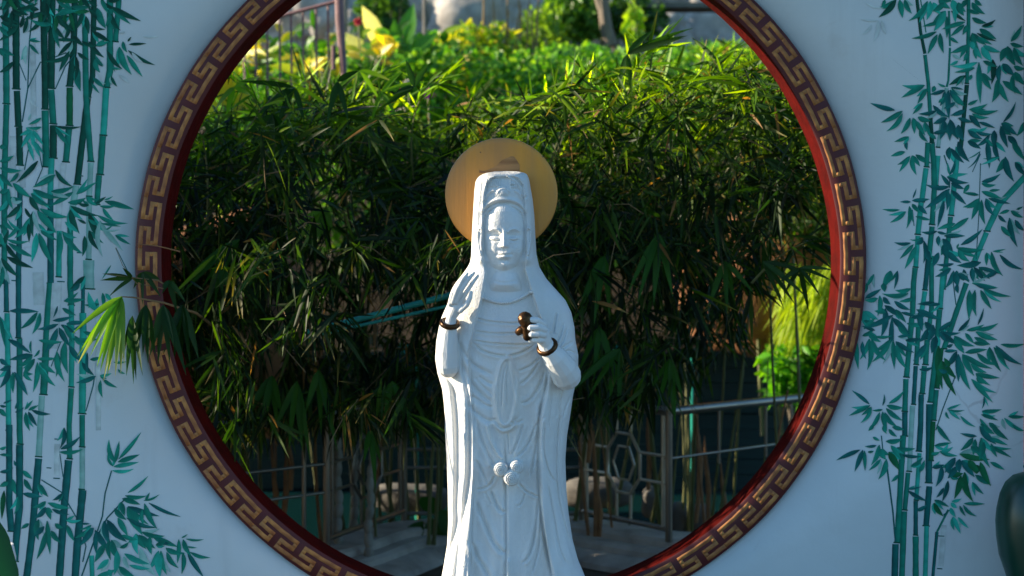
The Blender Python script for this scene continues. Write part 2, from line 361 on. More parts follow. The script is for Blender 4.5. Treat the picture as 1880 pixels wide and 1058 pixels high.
def strokegeo(pts, wd, tone, v, f, c, fade=None):
    pts = [np.array(p, float) for p in pts]; c0, c1 = [np.array(q) for q in PAL[tone]]
    layer[0] += 1; y = -.0008 - (layer[0] % 60) * 5e-6; dense = []
    for a, b in zip(pts[:-1], pts[1:]):
        n = max(2, int(np.hypot(*(b - a)) / 9))
        for i in range(n): dense.append(a + (b - a) * i / n)
    dense.append(pts[-1]); o = len(v); n = len(dense)
    for i, q in enumerate(dense):
        tg = dense[min(i + 1, n - 1)] - dense[max(i - 1, 0)]; tg /= np.hypot(*tg) + 1e-9; nn = np.array([-tg[1], tg[0]])
        wj = wd * (1 + random.uniform(-.05, .05)); g = random.uniform(.85, 1.12)
        for j, (sd, k) in enumerate(((-.5, .05), (-.28, .75), (.08, .5), (.32, .1), (.5, 0))):
            q2 = q + nn * wj * sd; p = P(q2[0], q2[1], 0); v.append((p.x, y, p.z))
            cc = (c0 * (1 - k) + c1 * k) * g
            if fade: cc = cc * (1 - fade * i / n) + np.array((.62, .66, .63)) * fade * i / n
            c.append(cc)
    for i in range(n - 1):
        for j in range(4): f.append((o + i * 5 + j, o + i * 5 + j + 1, o + i * 5 + j + 6, o + i * 5 + j + 5))
STALKS = [  # (points, width, tone)
 ([(10,-20),(12,190)],12,'m'),([(12,192),(10,262),(8,340),(8,520)],11,'m'),([(11,505),(12,572)],9,'b'),([(13,575),(15,690),(16,790)],10,'t'),([(17,780),(17,930),(21,975)],12,'b'),
 ([(29,-20),(30,163)],13,'d'),([(31,167),(34,232)],12,'d'),([(35,234),(37,303)],12,'d'),([(40,303),(42,345)],11,'f'),([(37,345),(34,500),(34,620)],10,'b'),([(36,622),(36,790),(37,815)],11,'m'),([(36,817),(36,930),(30,990),(27,1030)],13,'b'),
 ([(79,-20),(82,115),(83,200)],12,'d'),([(83,203),(85,306)],13,'m'),([(82,310),(81,420)],12,'f'),
 ([(96,-20),(94,162)],13,'d'),([(94,165),(98,227)],12,'m'),([(98,230),(98,290)],13,'d'),([(95,291),(92,362)],11,'t'),([(92,364),(93,470),(93,520)],12,'b'),([(93,520),(87,590),(80,724)],13,'m'),([(77,727),(73,800),(71,838)],11,'l'),([(71,842),(58,990),(47,1075)],13,'b'),
 ([(138,-20),(135,97),(128,158)],12,'d'),([(128,161),(128,230)],12,'g'),([(127,233),(121,297)],12,'m'),([(117,300),(109,375),(107,425)],11,'f'),([(109,424),(108,508)],10,'t'),
 ([(173,-20),(170,140),(162,178)],10,'d'),([(161,180),(150,270),(142,338)],12,'d'),([(140,341),(131,398)],12,'l'),([(129,400),(129,520),(131,560)],11,'m'),([(131,560),(132,640),(131,710)],10,'t'),([(131,713),(127,780),(128,842)],10,'m'),([(126,845),(118,930),(108,1075)],14,'b'),
 ([(156,40),(158,178),(167,296)],11,'m'),([(167,299),(164,360)],10,'l'),([(164,362),(163,476)],10,'l'),([(163,478),(163,530)],20,'l'),([(153,520),(152,575)],7,'b'),([(152,575),(153,612),(151,759)],13,'t'),([(151,762),(151,820)],10,'m'),([(151,822),(151,890),(150,898)],10,'l'),([(152,900),(142,1000),(137,1075)],14,'b'),
 ([(202,-20),(202,130),(196,160)],12,'m'),([(195,162),(190,248)],12,'t'),([(189,250),(184,320)],12,'m'),([(182,322),(178,375)],11,'m'),([(220,-20),(212,76)],10,'m'),
 ([(105,520),(98,640)],18,'f'),([(60,80),(62,260)],10,'f'),([(24,250),(22,420)],12,'f'),([(180,560),(181,790)],9,'f'),([(105,815),(104,872)],10,'f'),([(70,500),(72,560)],20,'f'),
 ([(1681,-20),(1690,59),(1698,99)],6,'d'),([(1698,101),(1704,153),(1708,217)],7,'m'),([(1708,219),(1711,262)],8,'d'),([(1711,264),(1714,303),(1715,349),(1711,412)],10,'m'),([(1711,416),(1705,474)],10,'m'),([(1704,476),(1698,532)],9,'b'),
 ([(1703,262),(1701,306)],9,'m'),([(1700,309),(1692,370)],10,'t'),([(1691,372),(1685,430)],10,'t'),([(1685,433),(1681,490)],9,'t'),([(1680,492),(1677,520),(1675,584)],10,'m'),([(1674,584),(1664,692)],10,'m'),([(1663,696),(1661,755)],10,'m'),([(1661,757),(1661,800)],10,'b'),([(1658,800),(1650,948),(1647,996)],11,'m'),([(1644,999),(1642,1075)],12,'b'),
 ([(1722,286),(1718,340)],9,'t'),([(1698,535),(1688,597)],9,'t'),([(1686,600),(1682,669)],9,'m'),([(1681,672),(1677,742)],8,'b'),([(1675,745),(1669,865)],9,'l'),([(1667,868),(1661,936)],9,'m'),([(1660,939),(1655,1075)],11,'m'),
 ([(1710,470),(1710,566),(1703,622)],9,'m'),([(1702,624),(1699,669)],10,'m'),([(1697,672),(1693,722)],10,'m'),([(1691,724),(1690,780),(1687,828)],10,'b'),([(1688,832),(1682,918)],8,'t'),([(1681,920),(1681,982)],8,'b'),([(1681,985),(1681,1075)],11,'m'),
 ([(1731,500),(1726,566)],9,'t'),([(1725,568),(1718,648),(1708,738)],10,'m'),([(1706,742),(1705,886)],12,'b'),([(1706,893),(1700,965)],11,'b'),([(1701,966),(1698,1075)],9,'t'),
 ([(1728,640),(1720,712)],9,'g'),([(1719,716),(1714,771)],9,'m'),([(1713,774),(1709,845)],9,'g'),
 ([(1884,322),(1835,375),(1812,424)],11,'t'),([(1811,427),(1789,480)],10,'t'),([(1774,520),(1752,584),(1733,640)],10,'m'),
 ([(1742,20),(1744,85)],4,'m'),([(1744,88),(1741,148),(1738,160)],4,'m'),([(1738,162),(1722,270)],7,'l'),
 ([(1778,-10),(1778,51),(1775,153)],7,'m'),([(1775,156),(1769,217),(1763,280)],8,'d'),([(1759,270),(1746,395)],10,'t'),([(1745,398),(1735,500),(1731,530)],9,'m'),
 ([(1733,964),(1727,1040)],10,'f'),([(1741,936),(1720,977)],4,'m'),([(1720,977),(1711,1075)],6,'b'),
 ([(168,1020),(170,1075)],9,'t'),([(1690,0),(1700,60)],2,'m')]
TWIGS = [([(41,224),(51,163),(54,77),(58,38)],2.2),([(51,163),(74,115),(122,97)],2.2),([(102,163),(120,122),(138,100)],2),([(33,110),(48,148)],1.6),([(158,755),(171,709),(174,690)],2),([(94,673),(112,627)],1.6),([(205,864),(193,906),(188,948),(179,975)],2.4),
 ([(150,1058),(171,998),(197,951),(229,917)],2.6),([(110,833),(116,876)],1.6),([(76,881),(113,904),(142,953),(158,1003),(152,1032)],2.2),([(70,270),(78,310),(65,340)],1.8),([(45,312),(52,275)],2),([(213,455),(228,485),(240,510)],1.4),
 ([(1627,848),(1639,938),(1644,995)],3),([(1718,790),(1731,750),(1754,690)],2),([(1792,476),(1797,393),(1800,300)],1.5),([(1755,560),(1750,520),(1757,500)],1.8),([(1743,345),(1744,318),(1733,285)],2.2),([(1785,316),(1800,283)],1.5),([(1678,415),(1675,385)],1.5),([(1618,800),(1622,840)],2),([(1732,946),(1745,935)],2),([(1640,110),(1690,150)],.1)]
RAW = {  # per traced tile: x offset, y offset, scale, leaves as base x,y tip x,y width tone
'a': (0,0,.2551,"800 50 1005 148 38 d;800 100 865 215 34 d;860 340 945 530 48 m;930 320 1050 315 20 d;925 365 1110 465 30 d;915 400 1022 548 34 m;885 300 915 375 28 m;920 300 945 268 14 d;775 370 878 495 32 d;800 485 870 500 16 m;800 550 843 622 22 d;670 560 750 630 30 m;660 600 715 670 18 m;700 60 760 200 50 m;670 230 790 300 34 d;640 300 745 410 36 d;650 180 755 210 22 d;690 330 780 300 28 m;560 480 580 650 52 m;545 400 540 575 30 d;500 370 430 510 34 d;520 300 420 400 30 d;520 390 320 440 30 d;560 290 380 285 24 d;300 130 210 225 30 d;340 90 180 140 34 d;0 120 140 170 36 d;140 170 0 290 40 d;0 350 100 400 34 m;100 445 0 520 34 d;390 170 430 340 36 m;520 75 400 65 34 m;500 120 400 130 26 d;520 150 460 300 30 d;410 100 490 210 34 d;360 100 330 260 32 d;280 70 190 50 32 d;70 0 0 70 34 d;470 0 505 45 24 m;640 0 700 40 26 d;300 850 210 895 24 m;300 915 200 915 20 m;190 920 300 1000 30 t;230 940 150 975 30 t;230 950 160 1058 34 t;240 950 245 1060 28 t;240 940 310 1040 28 t;400 920 500 1050 34 m;400 910 580 912 22 d;205 870 225 820 14 l;210 290 290 300 20 m;215 320 280 390 24 m;190 330 190 460 36 l;0 190 60 260 30 m;150 200 170 110 30 d;170 240 200 120 28 d;230 150 240 20 30 d;90 60 160 120 34 d;0 60 90 20 34 d;20 150 60 60 30 d;440 20 420 90 30 d;560 60 600 130 30 m;600 90 560 200 34 d;620 120 640 240 34 d;700 130 640 60 30 d;740 20 840 60 26 d;780 10 860 0 24 d;560 20 640 10 30 d;680 430 720 520 36 m;740 480 690 400 28 m;560 380 640 430 26 d;530 260 600 330 30 d;590 300 700 330 26 d;1030 265 1140 262 14 f;950 380 1030 450 26 f;860 540 930 600 22 f;210 710 280 775 16 f;900 230 860 240 14 f"),
'b': (0,260,.2551,"200 0 245 135 28 t;250 0 290 110 26 t;0 40 45 40 34 m;0 145 95 105 34 m;0 190 150 208 34 m;275 140 125 290 36 d;135 225 75 290 28 m;400 240 245 325 40 m;400 205 520 320 32 d;240 345 425 400 40 m;370 360 525 325 34 m;525 365 370 460 38 m;490 440 615 405 36 m;550 380 690 295 28 m;225 375 365 460 36 m;95 300 220 400 42 m;0 235 90 325 36 m;0 370 60 345 34 m;215 395 285 500 40 d;65 340 95 480 32 m;290 485 485 540 42 m;510 465 700 530 38 d;505 490 570 655 44 d;700 530 910 585 30 m;755 430 955 485 40 m;690 445 760 400 22 d;750 420 810 395 12 m;720 465 825 465 22 m;740 480 815 565 28 m;640 520 700 700 46 d;640 640 710 775 34 d;450 645 590 800 42 m;610 680 595 820 36 d;730 590 865 610 18 m;720 570 740 820 34 l;745 620 880 780 32 l;830 675 935 738 24 m;270 500 400 650 52 m;150 460 45 550 38 d;240 500 240 680 36 d;135 605 45 700 28 m;215 550 110 690 40 m;205 590 210 720 30 d;50 705 205 715 26 m;60 730 240 830 36 m;45 740 145 850 34 d;50 830 230 905 38 d;10 840 130 970 38 d;265 660 230 860 44 t;280 660 370 870 46 m;285 640 410 710 28 m;430 650 415 870 44 m;270 590 340 650 22 t;470 580 560 650 34 t;450 650 550 690 28 t;610 970 510 1060 34 d;0 600 60 640 30 m;20 560 100 640 28 m;0 480 70 440 34 m;90 400 160 450 34 m;60 420 20 540 34 m;160 430 60 400 28 m;0 760 60 640 34 d;0 660 40 760 34 m;180 480 240 560 24 d;620 400 700 460 28 m;640 460 560 440 24 d;700 600 640 560 26 m;150 640 60 560 22 t;750 640 860 635 14 l;620 590 560 560 20 d;20 900 0 1050 34 m;800 890 735 990 12 m"),
'c': (0,520,.2551,"70 200 270 205 36 b;270 210 150 325 36 m;290 215 235 360 34 m;0 240 35 450 30 m;415 165 385 245 16 b;380 270 520 240 28 b;420 295 275 330 32 b;415 325 325 500 44 b;425 320 500 450 40 b;280 410 445 420 32 m;480 290 620 285 30 b;460 130 610 115 30 m;575 0 510 60 34 b;450 180 545 230 30 m;600 300 530 330 24 b;520 400 700 400 34 m;600 350 700 380 28 m;500 450 590 560 40 b;410 490 465 700 40 m;470 420 490 640 50 m;60 405 215 500 38 b;235 515 75 550 40 b;225 415 230 505 16 m;285 480 245 530 18 m;0 545 60 590 34 b;80 600 0 625 34 b;70 610 0 750 40 b;95 640 95 785 34 m;105 640 195 800 40 b;130 580 190 580 26 m;250 545 170 665 40 m;270 570 240 775 38 m;285 570 395 645 36 m;280 600 395 735 38 m;270 545 400 540 28 m;170 640 230 700 28 m;715 150 610 155 26 m;740 70 750 180 28 m;760 75 810 130 28 t;690 200 640 70 44 t;690 670 555 715 34 b;725 700 740 820 28 m;740 690 840 748 26 m;720 665 800 650 22 t;590 570 675 660 34 b;0 880 50 885 18 b;25 865 85 840 16 b;0 905 50 960 34 m;110 905 130 840 20 b;110 930 170 895 20 b;180 910 235 845 20 m;205 915 275 880 22 m;230 915 360 940 28 b;205 925 265 1025 30 b;185 930 215 1058 30 m;630 500 635 650 22 b;650 550 720 530 26 m;440 300 540 360 30 b;460 300 520 420 30 m;540 380 600 450 34 m;820 570 910 565 18 m;850 620 900 650 18 m"),
'd': (0,780,.2628,"0 170 45 150 22 m;0 208 85 215 20 m;0 330 90 300 26 b;60 400 0 430 34 m;30 460 15 650 34 g;425 170 555 85 32 b;415 190 575 170 28 m;450 20 420 160 30 b;830 240 980 60 28 m;805 265 765 110 34 m;825 260 970 210 34 m;790 290 755 205 20 m;795 293 965 262 30 t;785 320 930 308 24 t;895 475 1030 362 24 m;875 495 1020 495 28 m;855 515 975 555 36 m;1005 530 1110 487 16 m;1040 545 1255 638 24 b;1015 530 1045 475 18 m;845 540 870 630 38 m;895 570 1105 635 36 b;800 585 880 660 38 m;890 575 990 760 60 m;1010 550 1095 720 38 m;995 590 1005 700 28 m;885 650 1090 715 30 b;825 650 890 770 40 m;750 665 880 810 54 b;730 670 765 830 46 b;665 735 760 870 44 b;655 720 555 845 40 b;670 745 675 900 32 b;765 800 775 940 34 m;780 805 840 940 46 m;990 750 1145 775 32 m;735 830 665 955 44 m;950 760 965 900 42 t;970 770 1080 860 40 m;1050 780 1060 900 40 m;1075 790 1235 850 40 m;1160 860 1290 895 32 m;1165 890 1245 995 34 m;1280 890 1270 1035 32 m;1125 880 1165 1040 36 m;1110 880 1040 1010 36 t;1250 800 1240 960 30 m;1280 800 1335 910 34 m;1310 890 1420 1058 34 b;1300 797 1420 800 16 m;1330 890 1465 925 26 m;1270 790 1310 765 10 m;1305 850 1375 858 12 m;980 860 1090 1050 54 l;870 900 1040 970 40 t;905 980 1045 1005 28 t;1115 900 1120 1060 50 t;760 940 680 1010 38 t;820 880 800 1040 44 t;830 990 940 1060 44 m;680 1058 810 1010 34 t;865 920 900 1000 30 l;160 480 290 500 34 b;270 410 335 500 34 m;170 380 225 460 34 m;160 320 225 375 32 m;435 480 370 525 24 b;120 290 100 250 18 b;320 535 235 575 30 m;320 575 245 650 36 b;325 580 355 660 34 m;335 545 485 580 34 m;365 590 480 625 26 b;330 670 350 895 36 m;270 660 270 800 40 m;325 740 260 930 38 m;310 710 235 780 36 b;205 690 150 725 26 m;360 740 420 820 36 m;470 700 520 810 34 m;465 670 565 665 24 t;570 690 625 690 14 b;385 690 440 720 32 m;1090 840 1160 800 30 m;1000 820 1060 870 30 m;900 820 960 780 30 t;840 860 900 820 26 m;760 1010 780 1060 34 t;1180 830 1100 800 26 b;850 770 960 800 30 m;640 700 560 730 16 m;130 500 100 620 30 m;90 380 110 480 40 m"),
'e': (1580,0,.2551,"255 0 135 120 42 d;280 0 300 125 40 m;315 0 365 95 34 m;480 10 350 145 38 m;175 0 150 50 24 m;500 10 475 140 40 t;570 160 450 190 26 m;545 230 375 275 30 m;550 250 485 385 36 m;570 240 595 378 36 m;610 80 530 220 50 t;750 160 590 210 32 m;745 180 650 260 30 m;650 80 750 150 24 d;770 70 850 100 26 m;800 20 890 100 36 m;800 130 900 165 34 m;870 190 965 145 26 d;855 210 970 280 44 m;835 240 970 295 22 d;800 240 855 370 42 m;840 270 940 320 26 m;770 180 735 250 30 m;770 325 650 380 34 m;660 395 720 428 22 l;840 450 660 475 32 t;820 490 680 520 26 m;755 545 640 610 36 d;740 550 685 620 22 m;800 540 770 580 24 m;870 340 940 440 50 t;880 330 1000 375 36 t;770 380 740 440 28 m;850 450 860 735 40 m;870 530 935 640 42 m;950 430 940 600 40 d;1000 470 1000 600 36 b;985 570 945 730 50 m;1000 600 1060 730 38 m;1020 585 1155 680 44 m;1045 345 1005 440 46 m;1055 335 1110 470 50 m;1100 345 1165 470 40 m;1080 300 1155 190 34 m;1075 315 1165 335 30 m;1020 460 1100 540 50 b;1100 480 1176 495 34 m;1090 540 1110 670 34 m;1110 520 1176 610 40 m;460 615 300 700 38 m;475 640 410 745 32 m;530 620 515 665 30 m;605 650 500 680 28 b;605 660 570 760 36 b;630 650 635 850 38 b;640 650 740 740 42 b;650 630 735 645 16 b;610 625 555 600 16 m;245 795 75 745 34 b;300 800 150 880 36 m;300 820 190 940 34 m;445 745 375 820 26 m;545 800 420 820 28 b;410 845 500 870 38 m;355 850 290 960 34 m;375 850 385 960 32 m;395 870 460 970 34 m;345 985 245 1020 26 m;520 760 630 840 34 b;620 850 525 890 38 b;750 795 650 830 34 b;770 755 840 720 24 m;780 790 905 750 30 m;795 800 980 795 34 m;800 820 915 845 26 m;780 830 860 920 40 b;850 880 960 920 24 b;830 950 940 965 26 b;770 940 870 1000 38 b;1025 880 1110 740 24 b;1010 890 1120 970 42 b;1005 910 1055 1058 40 b;960 940 960 1058 44 b;930 970 835 1050 30 b;1176 880 1125 975 34 m;600 870 570 1000 44 b;640 860 700 1000 46 b;640 870 640 1010 40 b;125 150 0 140 14 f;125 150 90 300 26 f;150 150 180 245 24 f;80 180 10 250 20 f;160 60 40 20 14 f;520 20 570 100 44 t;560 0 640 60 40 m;600 20 520 80 40 m;660 0 700 100 50 t;700 20 740 110 44 m;760 0 720 60 34 m;820 0 870 40 30 m;670 60 680 160 30 t;620 120 620 270 30 m;790 300 820 360 40 t;820 340 870 420 34 t;880 440 980 480 30 m;700 440 640 470 22 t;660 680 740 760 40 m;560 740 600 700 22 m;680 740 600 780 30 b;700 850 800 880 30 b;700 900 740 1010 50 b;520 960 640 940 30 b;540 1000 480 960 28 m;460 880 500 980 30 m;420 940 480 1020 30 m;1060 980 1130 1050 44 b;900 1000 960 1058 30 m;640 270 700 310 22 m"),
'f': (1580,260,.2551,"320 75 220 105 30 m;355 105 280 215 30 m;370 100 400 235 36 m;395 95 505 155 36 m;330 0 335 60 26 b;640 40 640 130 40 b;650 50 740 150 36 b;700 0 780 140 46 b;770 0 860 50 36 b;910 0 925 185 40 b;960 0 1000 140 36 b;1040 120 975 220 44 m;1040 110 1100 280 48 b;1110 150 1176 240 40 b;1000 110 870 165 20 t;1090 0 1176 130 44 m;640 320 580 240 30 b;640 325 475 310 34 b;640 340 470 475 46 b;625 350 620 490 36 b;650 350 755 450 36 b;620 255 770 295 32 b;650 300 740 340 34 b;640 240 675 130 22 b;870 290 1000 235 32 b;870 305 970 310 26 m;855 410 740 470 34 m;855 420 800 555 38 m;870 420 895 590 38 m;900 410 960 530 36 b;920 410 1070 445 28 b;870 360 1010 410 36 m;850 385 740 370 24 m;780 310 740 370 30 m;925 355 1000 348 20 m;360 435 285 435 20 b;370 425 490 415 30 b;375 410 400 340 12 b;280 492 160 487 20 m;325 505 215 580 28 m;350 465 330 620 30 m;370 450 410 505 30 m;415 460 475 520 34 b;395 540 500 565 24 m;600 425 555 610 34 b;680 590 555 630 32 m;775 550 620 655 36 m;550 645 440 650 26 b;600 680 745 680 32 b;550 650 620 665 20 b;720 745 870 635 34 b;690 765 880 775 36 m;700 780 780 860 40 m;690 765 705 735 14 m;445 690 400 740 40 b;440 700 355 705 14 m;360 730 245 725 24 b;380 740 285 840 30 m;400 750 320 910 38 m;455 715 450 870 34 b;560 680 560 750 32 b;620 790 720 870 42 b;590 700 660 790 46 b;670 880 550 885 24 b;650 915 540 970 34 b;865 870 700 890 44 b;670 930 610 1050 36 b;800 910 810 1010 38 b;815 905 890 1000 36 b;850 905 1000 950 30 b;990 930 880 985 32 b;905 800 905 890 26 m;940 795 1020 960 38 m;1000 815 1160 915 34 b;950 790 1040 775 12 m;1070 550 1125 750 42 b;1010 610 1080 685 34 m;1110 565 1176 640 34 b;1080 500 1165 545 30 m;1070 495 1000 520 24 m;990 530 1045 580 26 b;1120 490 1165 470 16 m;215 930 160 1058 46 m;265 930 240 1058 22 b;95 955 35 1050 26 m;730 950 740 1000 50 b;800 1020 980 1050 24 m;690 930 700 1040 50 b;600 740 620 840 50 b;560 800 520 900 40 b;480 780 500 860 40 b;700 950 780 1000 36 b;740 920 780 1010 34 b;860 70 770 190 8 b"),
'g': (1560,520,.2552,"240 0 250 60 40 m;110 110 220 45 32 b;420 75 240 75 34 m;440 40 330 50 32 m;215 90 200 230 34 m;200 110 110 120 34 m;240 100 290 150 34 b;250 160 360 240 38 b;320 130 430 190 34 b;460 110 360 130 28 m;255 180 225 380 44 b;310 230 110 320 38 b;305 240 320 600 36 b;305 250 430 370 42 b;345 310 430 390 34 m;330 190 400 280 34 m;370 210 480 240 24 b;100 200 120 320 40 t;110 200 200 260 36 t;130 360 220 420 34 m;50 420 60 610 34 m;90 420 115 540 30 b;140 400 125 615 38 m;155 400 255 550 38 m;295 405 165 560 38 m;310 410 320 600 34 m;330 420 455 495 34 b;330 450 405 610 38 m;180 385 300 378 22 m;345 385 440 370 22 b;400 410 510 400 30 b;610 140 490 150 28 b;480 190 650 260 42 b;410 290 540 290 32 m;550 440 460 555 40 b;650 150 560 160 24 b;640 340 740 270 32 b;650 350 790 355 26 b;640 360 770 440 40 b;620 380 590 500 50 b;660 560 760 680 44 g;660 600 760 800 40 g;640 450 665 750 50 g;770 490 690 600 40 b;780 510 780 700 44 b;800 560 865 760 40 m;810 510 890 660 42 m;820 515 1015 610 38 m;750 390 820 500 44 m;750 380 890 450 40 m;780 345 860 255 28 b;830 360 890 430 30 m;840 340 960 300 28 m;910 335 1060 290 32 m;920 300 960 185 18 b;905 350 1055 405 38 m;895 390 1005 440 32 m;890 430 1000 440 28 m;830 500 980 478 34 m;915 505 1045 585 38 m;1085 440 1254 435 28 m;1050 450 1230 580 38 b;1035 460 1125 595 34 m;1005 460 1085 630 36 m;870 580 980 640 34 m;905 650 1070 680 34 m;910 680 970 720 28 m;875 690 1020 850 36 m;680 490 770 485 24 b;860 50 855 250 46 m;900 50 910 230 38 m;940 50 1015 180 36 m;960 40 1150 92 30 m;900 10 1050 35 28 b;770 10 780 70 30 b;140 870 20 775 26 b;145 880 0 950 30 m;155 890 80 1000 28 m;280 865 385 775 28 m;235 880 245 800 14 b;265 880 380 895 34 m;235 910 165 915 18 m;215 930 140 1050 30 m;235 925 265 1058 36 m;260 900 375 985 34 m;250 930 340 1030 34 m;700 905 795 870 18 t;700 910 820 912 18 m;710 915 790 980 24 t;690 925 715 975 18 m;795 955 900 1030 22 t;965 815 950 900 14 b;950 920 1085 908 30 m;945 945 1060 985 26 m;1140 960 1254 960 26 m;1110 970 1240 1058 30 t;1095 975 1120 1050 26 l;935 975 990 1025 20 m;1000 1005 1070 1058 34 m;940 1010 1020 1058 28 m;120 0 110 70 20 m;100 330 180 250 30 m;90 380 170 330 28 m;180 340 90 310 24 b;100 270 180 280 30 m;260 210 180 200 30 m;340 90 400 60 24 m;540 280 620 360 44 b;560 330 500 420 40 b;600 300 560 420 44 b;500 200 520 340 44 b;440 250 560 230 28 b;700 420 640 340 30 b;700 460 740 440 24 b;820 480 760 430 30 m;640 680 660 560 40 g;500 620 600 600 24 b;720 600 680 540 34 g;700 640 640 620 30 b"),
'h': (1530,780,.2628,"280 0 245 40 26 m;350 0 370 60 26 m;385 30 440 80 26 m;410 15 490 35 30 m;275 85 320 110 20 m;185 175 25 245 30 b;205 175 150 320 34 b;215 180 220 315 26 m;240 190 280 182 18 m;300 145 220 150 20 b;320 140 265 275 36 m;330 240 250 315 24 m;330 170 365 240 40 m;365 115 480 95 34 m;370 240 315 375 38 m;385 190 455 310 48 g;400 145 470 240 30 m;440 160 565 165 30 m;480 210 610 220 24 b;540 290 620 230 30 m;600 330 635 250 30 m;450 350 405 395 24 m;520 450 610 432 16 b;520 460 650 530 28 b;580 600 650 560 28 b;700 545 765 635 34 g;705 525 800 570 26 m;705 145 820 125 24 m;720 0 815 115 32 m;740 185 860 215 28 m;750 190 830 155 24 t;680 205 740 190 26 m;690 300 770 280 28 b;755 285 715 425 36 b;780 280 840 350 36 b;850 230 780 330 44 b;880 240 880 330 44 b;895 250 980 360 44 b;890 355 845 510 44 g;915 330 975 530 46 g;815 345 900 340 40 g;970 400 1045 480 26 m;990 350 1095 415 36 m;1025 260 1095 420 44 g;880 205 1080 240 40 g;975 90 890 175 34 m;990 100 975 210 34 m;1000 80 890 60 24 b;1020 10 1130 130 44 b;1030 90 1090 290 40 m;1000 150 1060 240 34 m;1090 150 1235 225 26 m;1095 260 1190 312 28 m;1100 0 1215 100 36 m;1085 90 1210 140 28 m;1250 0 1330 40 24 m;1100 130 1140 220 28 m;800 390 760 530 32 b;770 440 720 505 24 b;825 535 890 515 22 t;820 545 860 580 28 t;815 580 850 640 30 t;835 640 885 755 30 t;870 645 940 718 22 t;880 565 920 635 20 m;905 560 995 635 24 m;910 550 1050 552 24 m;1050 0 1120 60 34 m;1000 280 1000 340 60 g;940 250 1010 320 50 g;1050 120 1020 240 40 m;960 150 1010 200 34 m;860 290 800 370 40 b"),
}
mural_groups = {}
for key, (ox, oy, sc_, txt) in RAW.items():
    for q in txt.split(';'):
        a = q.split(); bx, by, tx, ty, wd = [float(k) for k in a[:5]]
        b = (ox + bx * sc_, oy + by * sc_); t = (ox + tx * sc_, oy + ty * sc_)
        gk = (key, int(b[0] // 110), int(b[1] // 100))
        mural_groups.setdefault(gk, []).append((b, t, wd * sc_, a[5]))
for i in range(34):       # the dark tangle of painted leaves at the top left
    x, y = random.uniform(0, 215), random.uniform(-25, 55); an = random.uniform(-.5, 3.6); L = random.uniform(28, 50)
    mural_groups.setdefault(('a', int(x // 110), 0), []).append(((x, y), (x + L * math.cos(an), y + L * math.sin(an) * .8), 8, random.choice('ddgm')))
def paintobj(name, v, f, c): link(name, npmesh(name, v, f, smooth=False, colors=np.clip(np.array(c), 0, .8)), M['paint'], wall)
for pts, wd, tone in sorted(STALKS, key=lambda s: s[2] not in 'fl'):
    v, f, c = [], [], []; strokegeo(pts, wd, tone, v, f, c)
    if wd > 6 and tone != 'f':       # node ring at the lower end
        e = pts[-1]; strokegeo([(e[0] - wd * .62, e[1]), (e[0] + wd * .62, e[1] + 1)], 2.6, 'd', v, f, c)
    paintobj('painted_stalk', v, f, c)
for pts, wd in TWIGS:
    v, f, c = [], [], []; strokegeo(pts, wd, 'b', v, f, c); paintobj('painted_twig', v, f, c)
for (x, y, wd) in ((90,859,9),(104,878,12),(104,806,8),(25,515,8),(145,464,8),(112,517,14),(150,323,6),(1728,984,11),(1725,1044,10)):
    v, f, c = [], [], []; strokegeo([(x - wd / 2, y), (x + wd / 2, y + .5)], 2, 'b', v, f, c); paintobj('painted_node', v, f, c)
for gk, lst in mural_groups.items():
    v, f, c = [], [], []
    for b, t, wd, tone in lst:
        if tone != 'f' and random.random() < .42:      # paler, more watery leaf brushed in first
            an = random.choice((-1, 1)) * random.uniform(.25, .6); dx, dy = t[0] - b[0], t[1] - b[1]; q = random.uniform(.6, .95)
            if dx * dx + dy * dy > 400: leafgeo(b, (b[0] + q * (dx * math.cos(an) - dy * math.sin(an)), b[1] + q * (dx * math.sin(an) + dy * math.cos(an))), max(wd, 3) * .9, random.choice('ttlm'), v, f, c)
    for b, t, wd, tone in lst: leafgeo(b, t, max(wd, 3) * 1.06, tone, v, f, c)
    paintobj('painted_leaf_spray', v, f, c)
# ------------------------------------------------------------------ statue
YS = -.34; SS = S(YS)
def SP(x, y, z=0): return Vector(((x - 940) * SS, YS - z * SS, EYE - (y - 485) * SS))
stat = empty('statue', SP(935, 1190), 'white stone robed goddess statue with gold disc behind her head, holding a small bronze vase', 'statue')
def sstep(a, b, x): t = np.clip((x - a) / (b - a), 0, 1); return t * t * (3 - 2 * t)
LE = [(316,905),(318,893),(320,887),(323,881),(327,877),(334,873),(350,871),(400,868),(440,866),(470,865),(482,863),(490,859),(500,852),(510,844),(520,836),(530,830),(540,826),(557,822),(582,811),(600,806),(627,801),(659,799),(684,803),(715,812),(741,815),(770,817),(788,817),(844,820),(900,822),(957,823),(1000,821),(1036,815),(1058,811),(1110,801),(1160,795),(1190,794)]
RE = [(316,954),(318,963),(320,967),(325,970),(332,972),(345,974),(367,978),(396,981),(438,983),(467,985),(490,990),(512,1003),(531,1020),(551,1038),(574,1049),(602,1055),(622,1056),(653,1062),(681,1061),(698,1058),(727,1052),(769,1046),(800,1041),(844,1038),(900,1040),(943,1044),(990,1051),(1027,1061),(1058,1074),(1110,1086),(1160,1094),(1190,1096)]
BB = [(316,14),(320,30),(330,40),(360,46),(430,50),(490,56),(520,66),(560,76),(620,84),(700,84),(800,80),(900,82),(1000,90),(1100,98),(1190,100)]
def interp(tab, y): a = np.array(tab, float); return np.interp(y, a[:, 0], a[:, 1])
ys = np.concatenate([np.arange(316, 1100, 1.0), np.arange(1100, 1191, 3.0)]); NC = 281
le, re, bb = interp(LE, ys), interp(RE, ys), interp(BB, ys)
kk = np.array([.1, .2, .4, .2, .1])
def sm(a): p = np.pad(a, 2, mode='edge'); return sum(kk[i] * p[i:i + len(a)] for i in range(5))
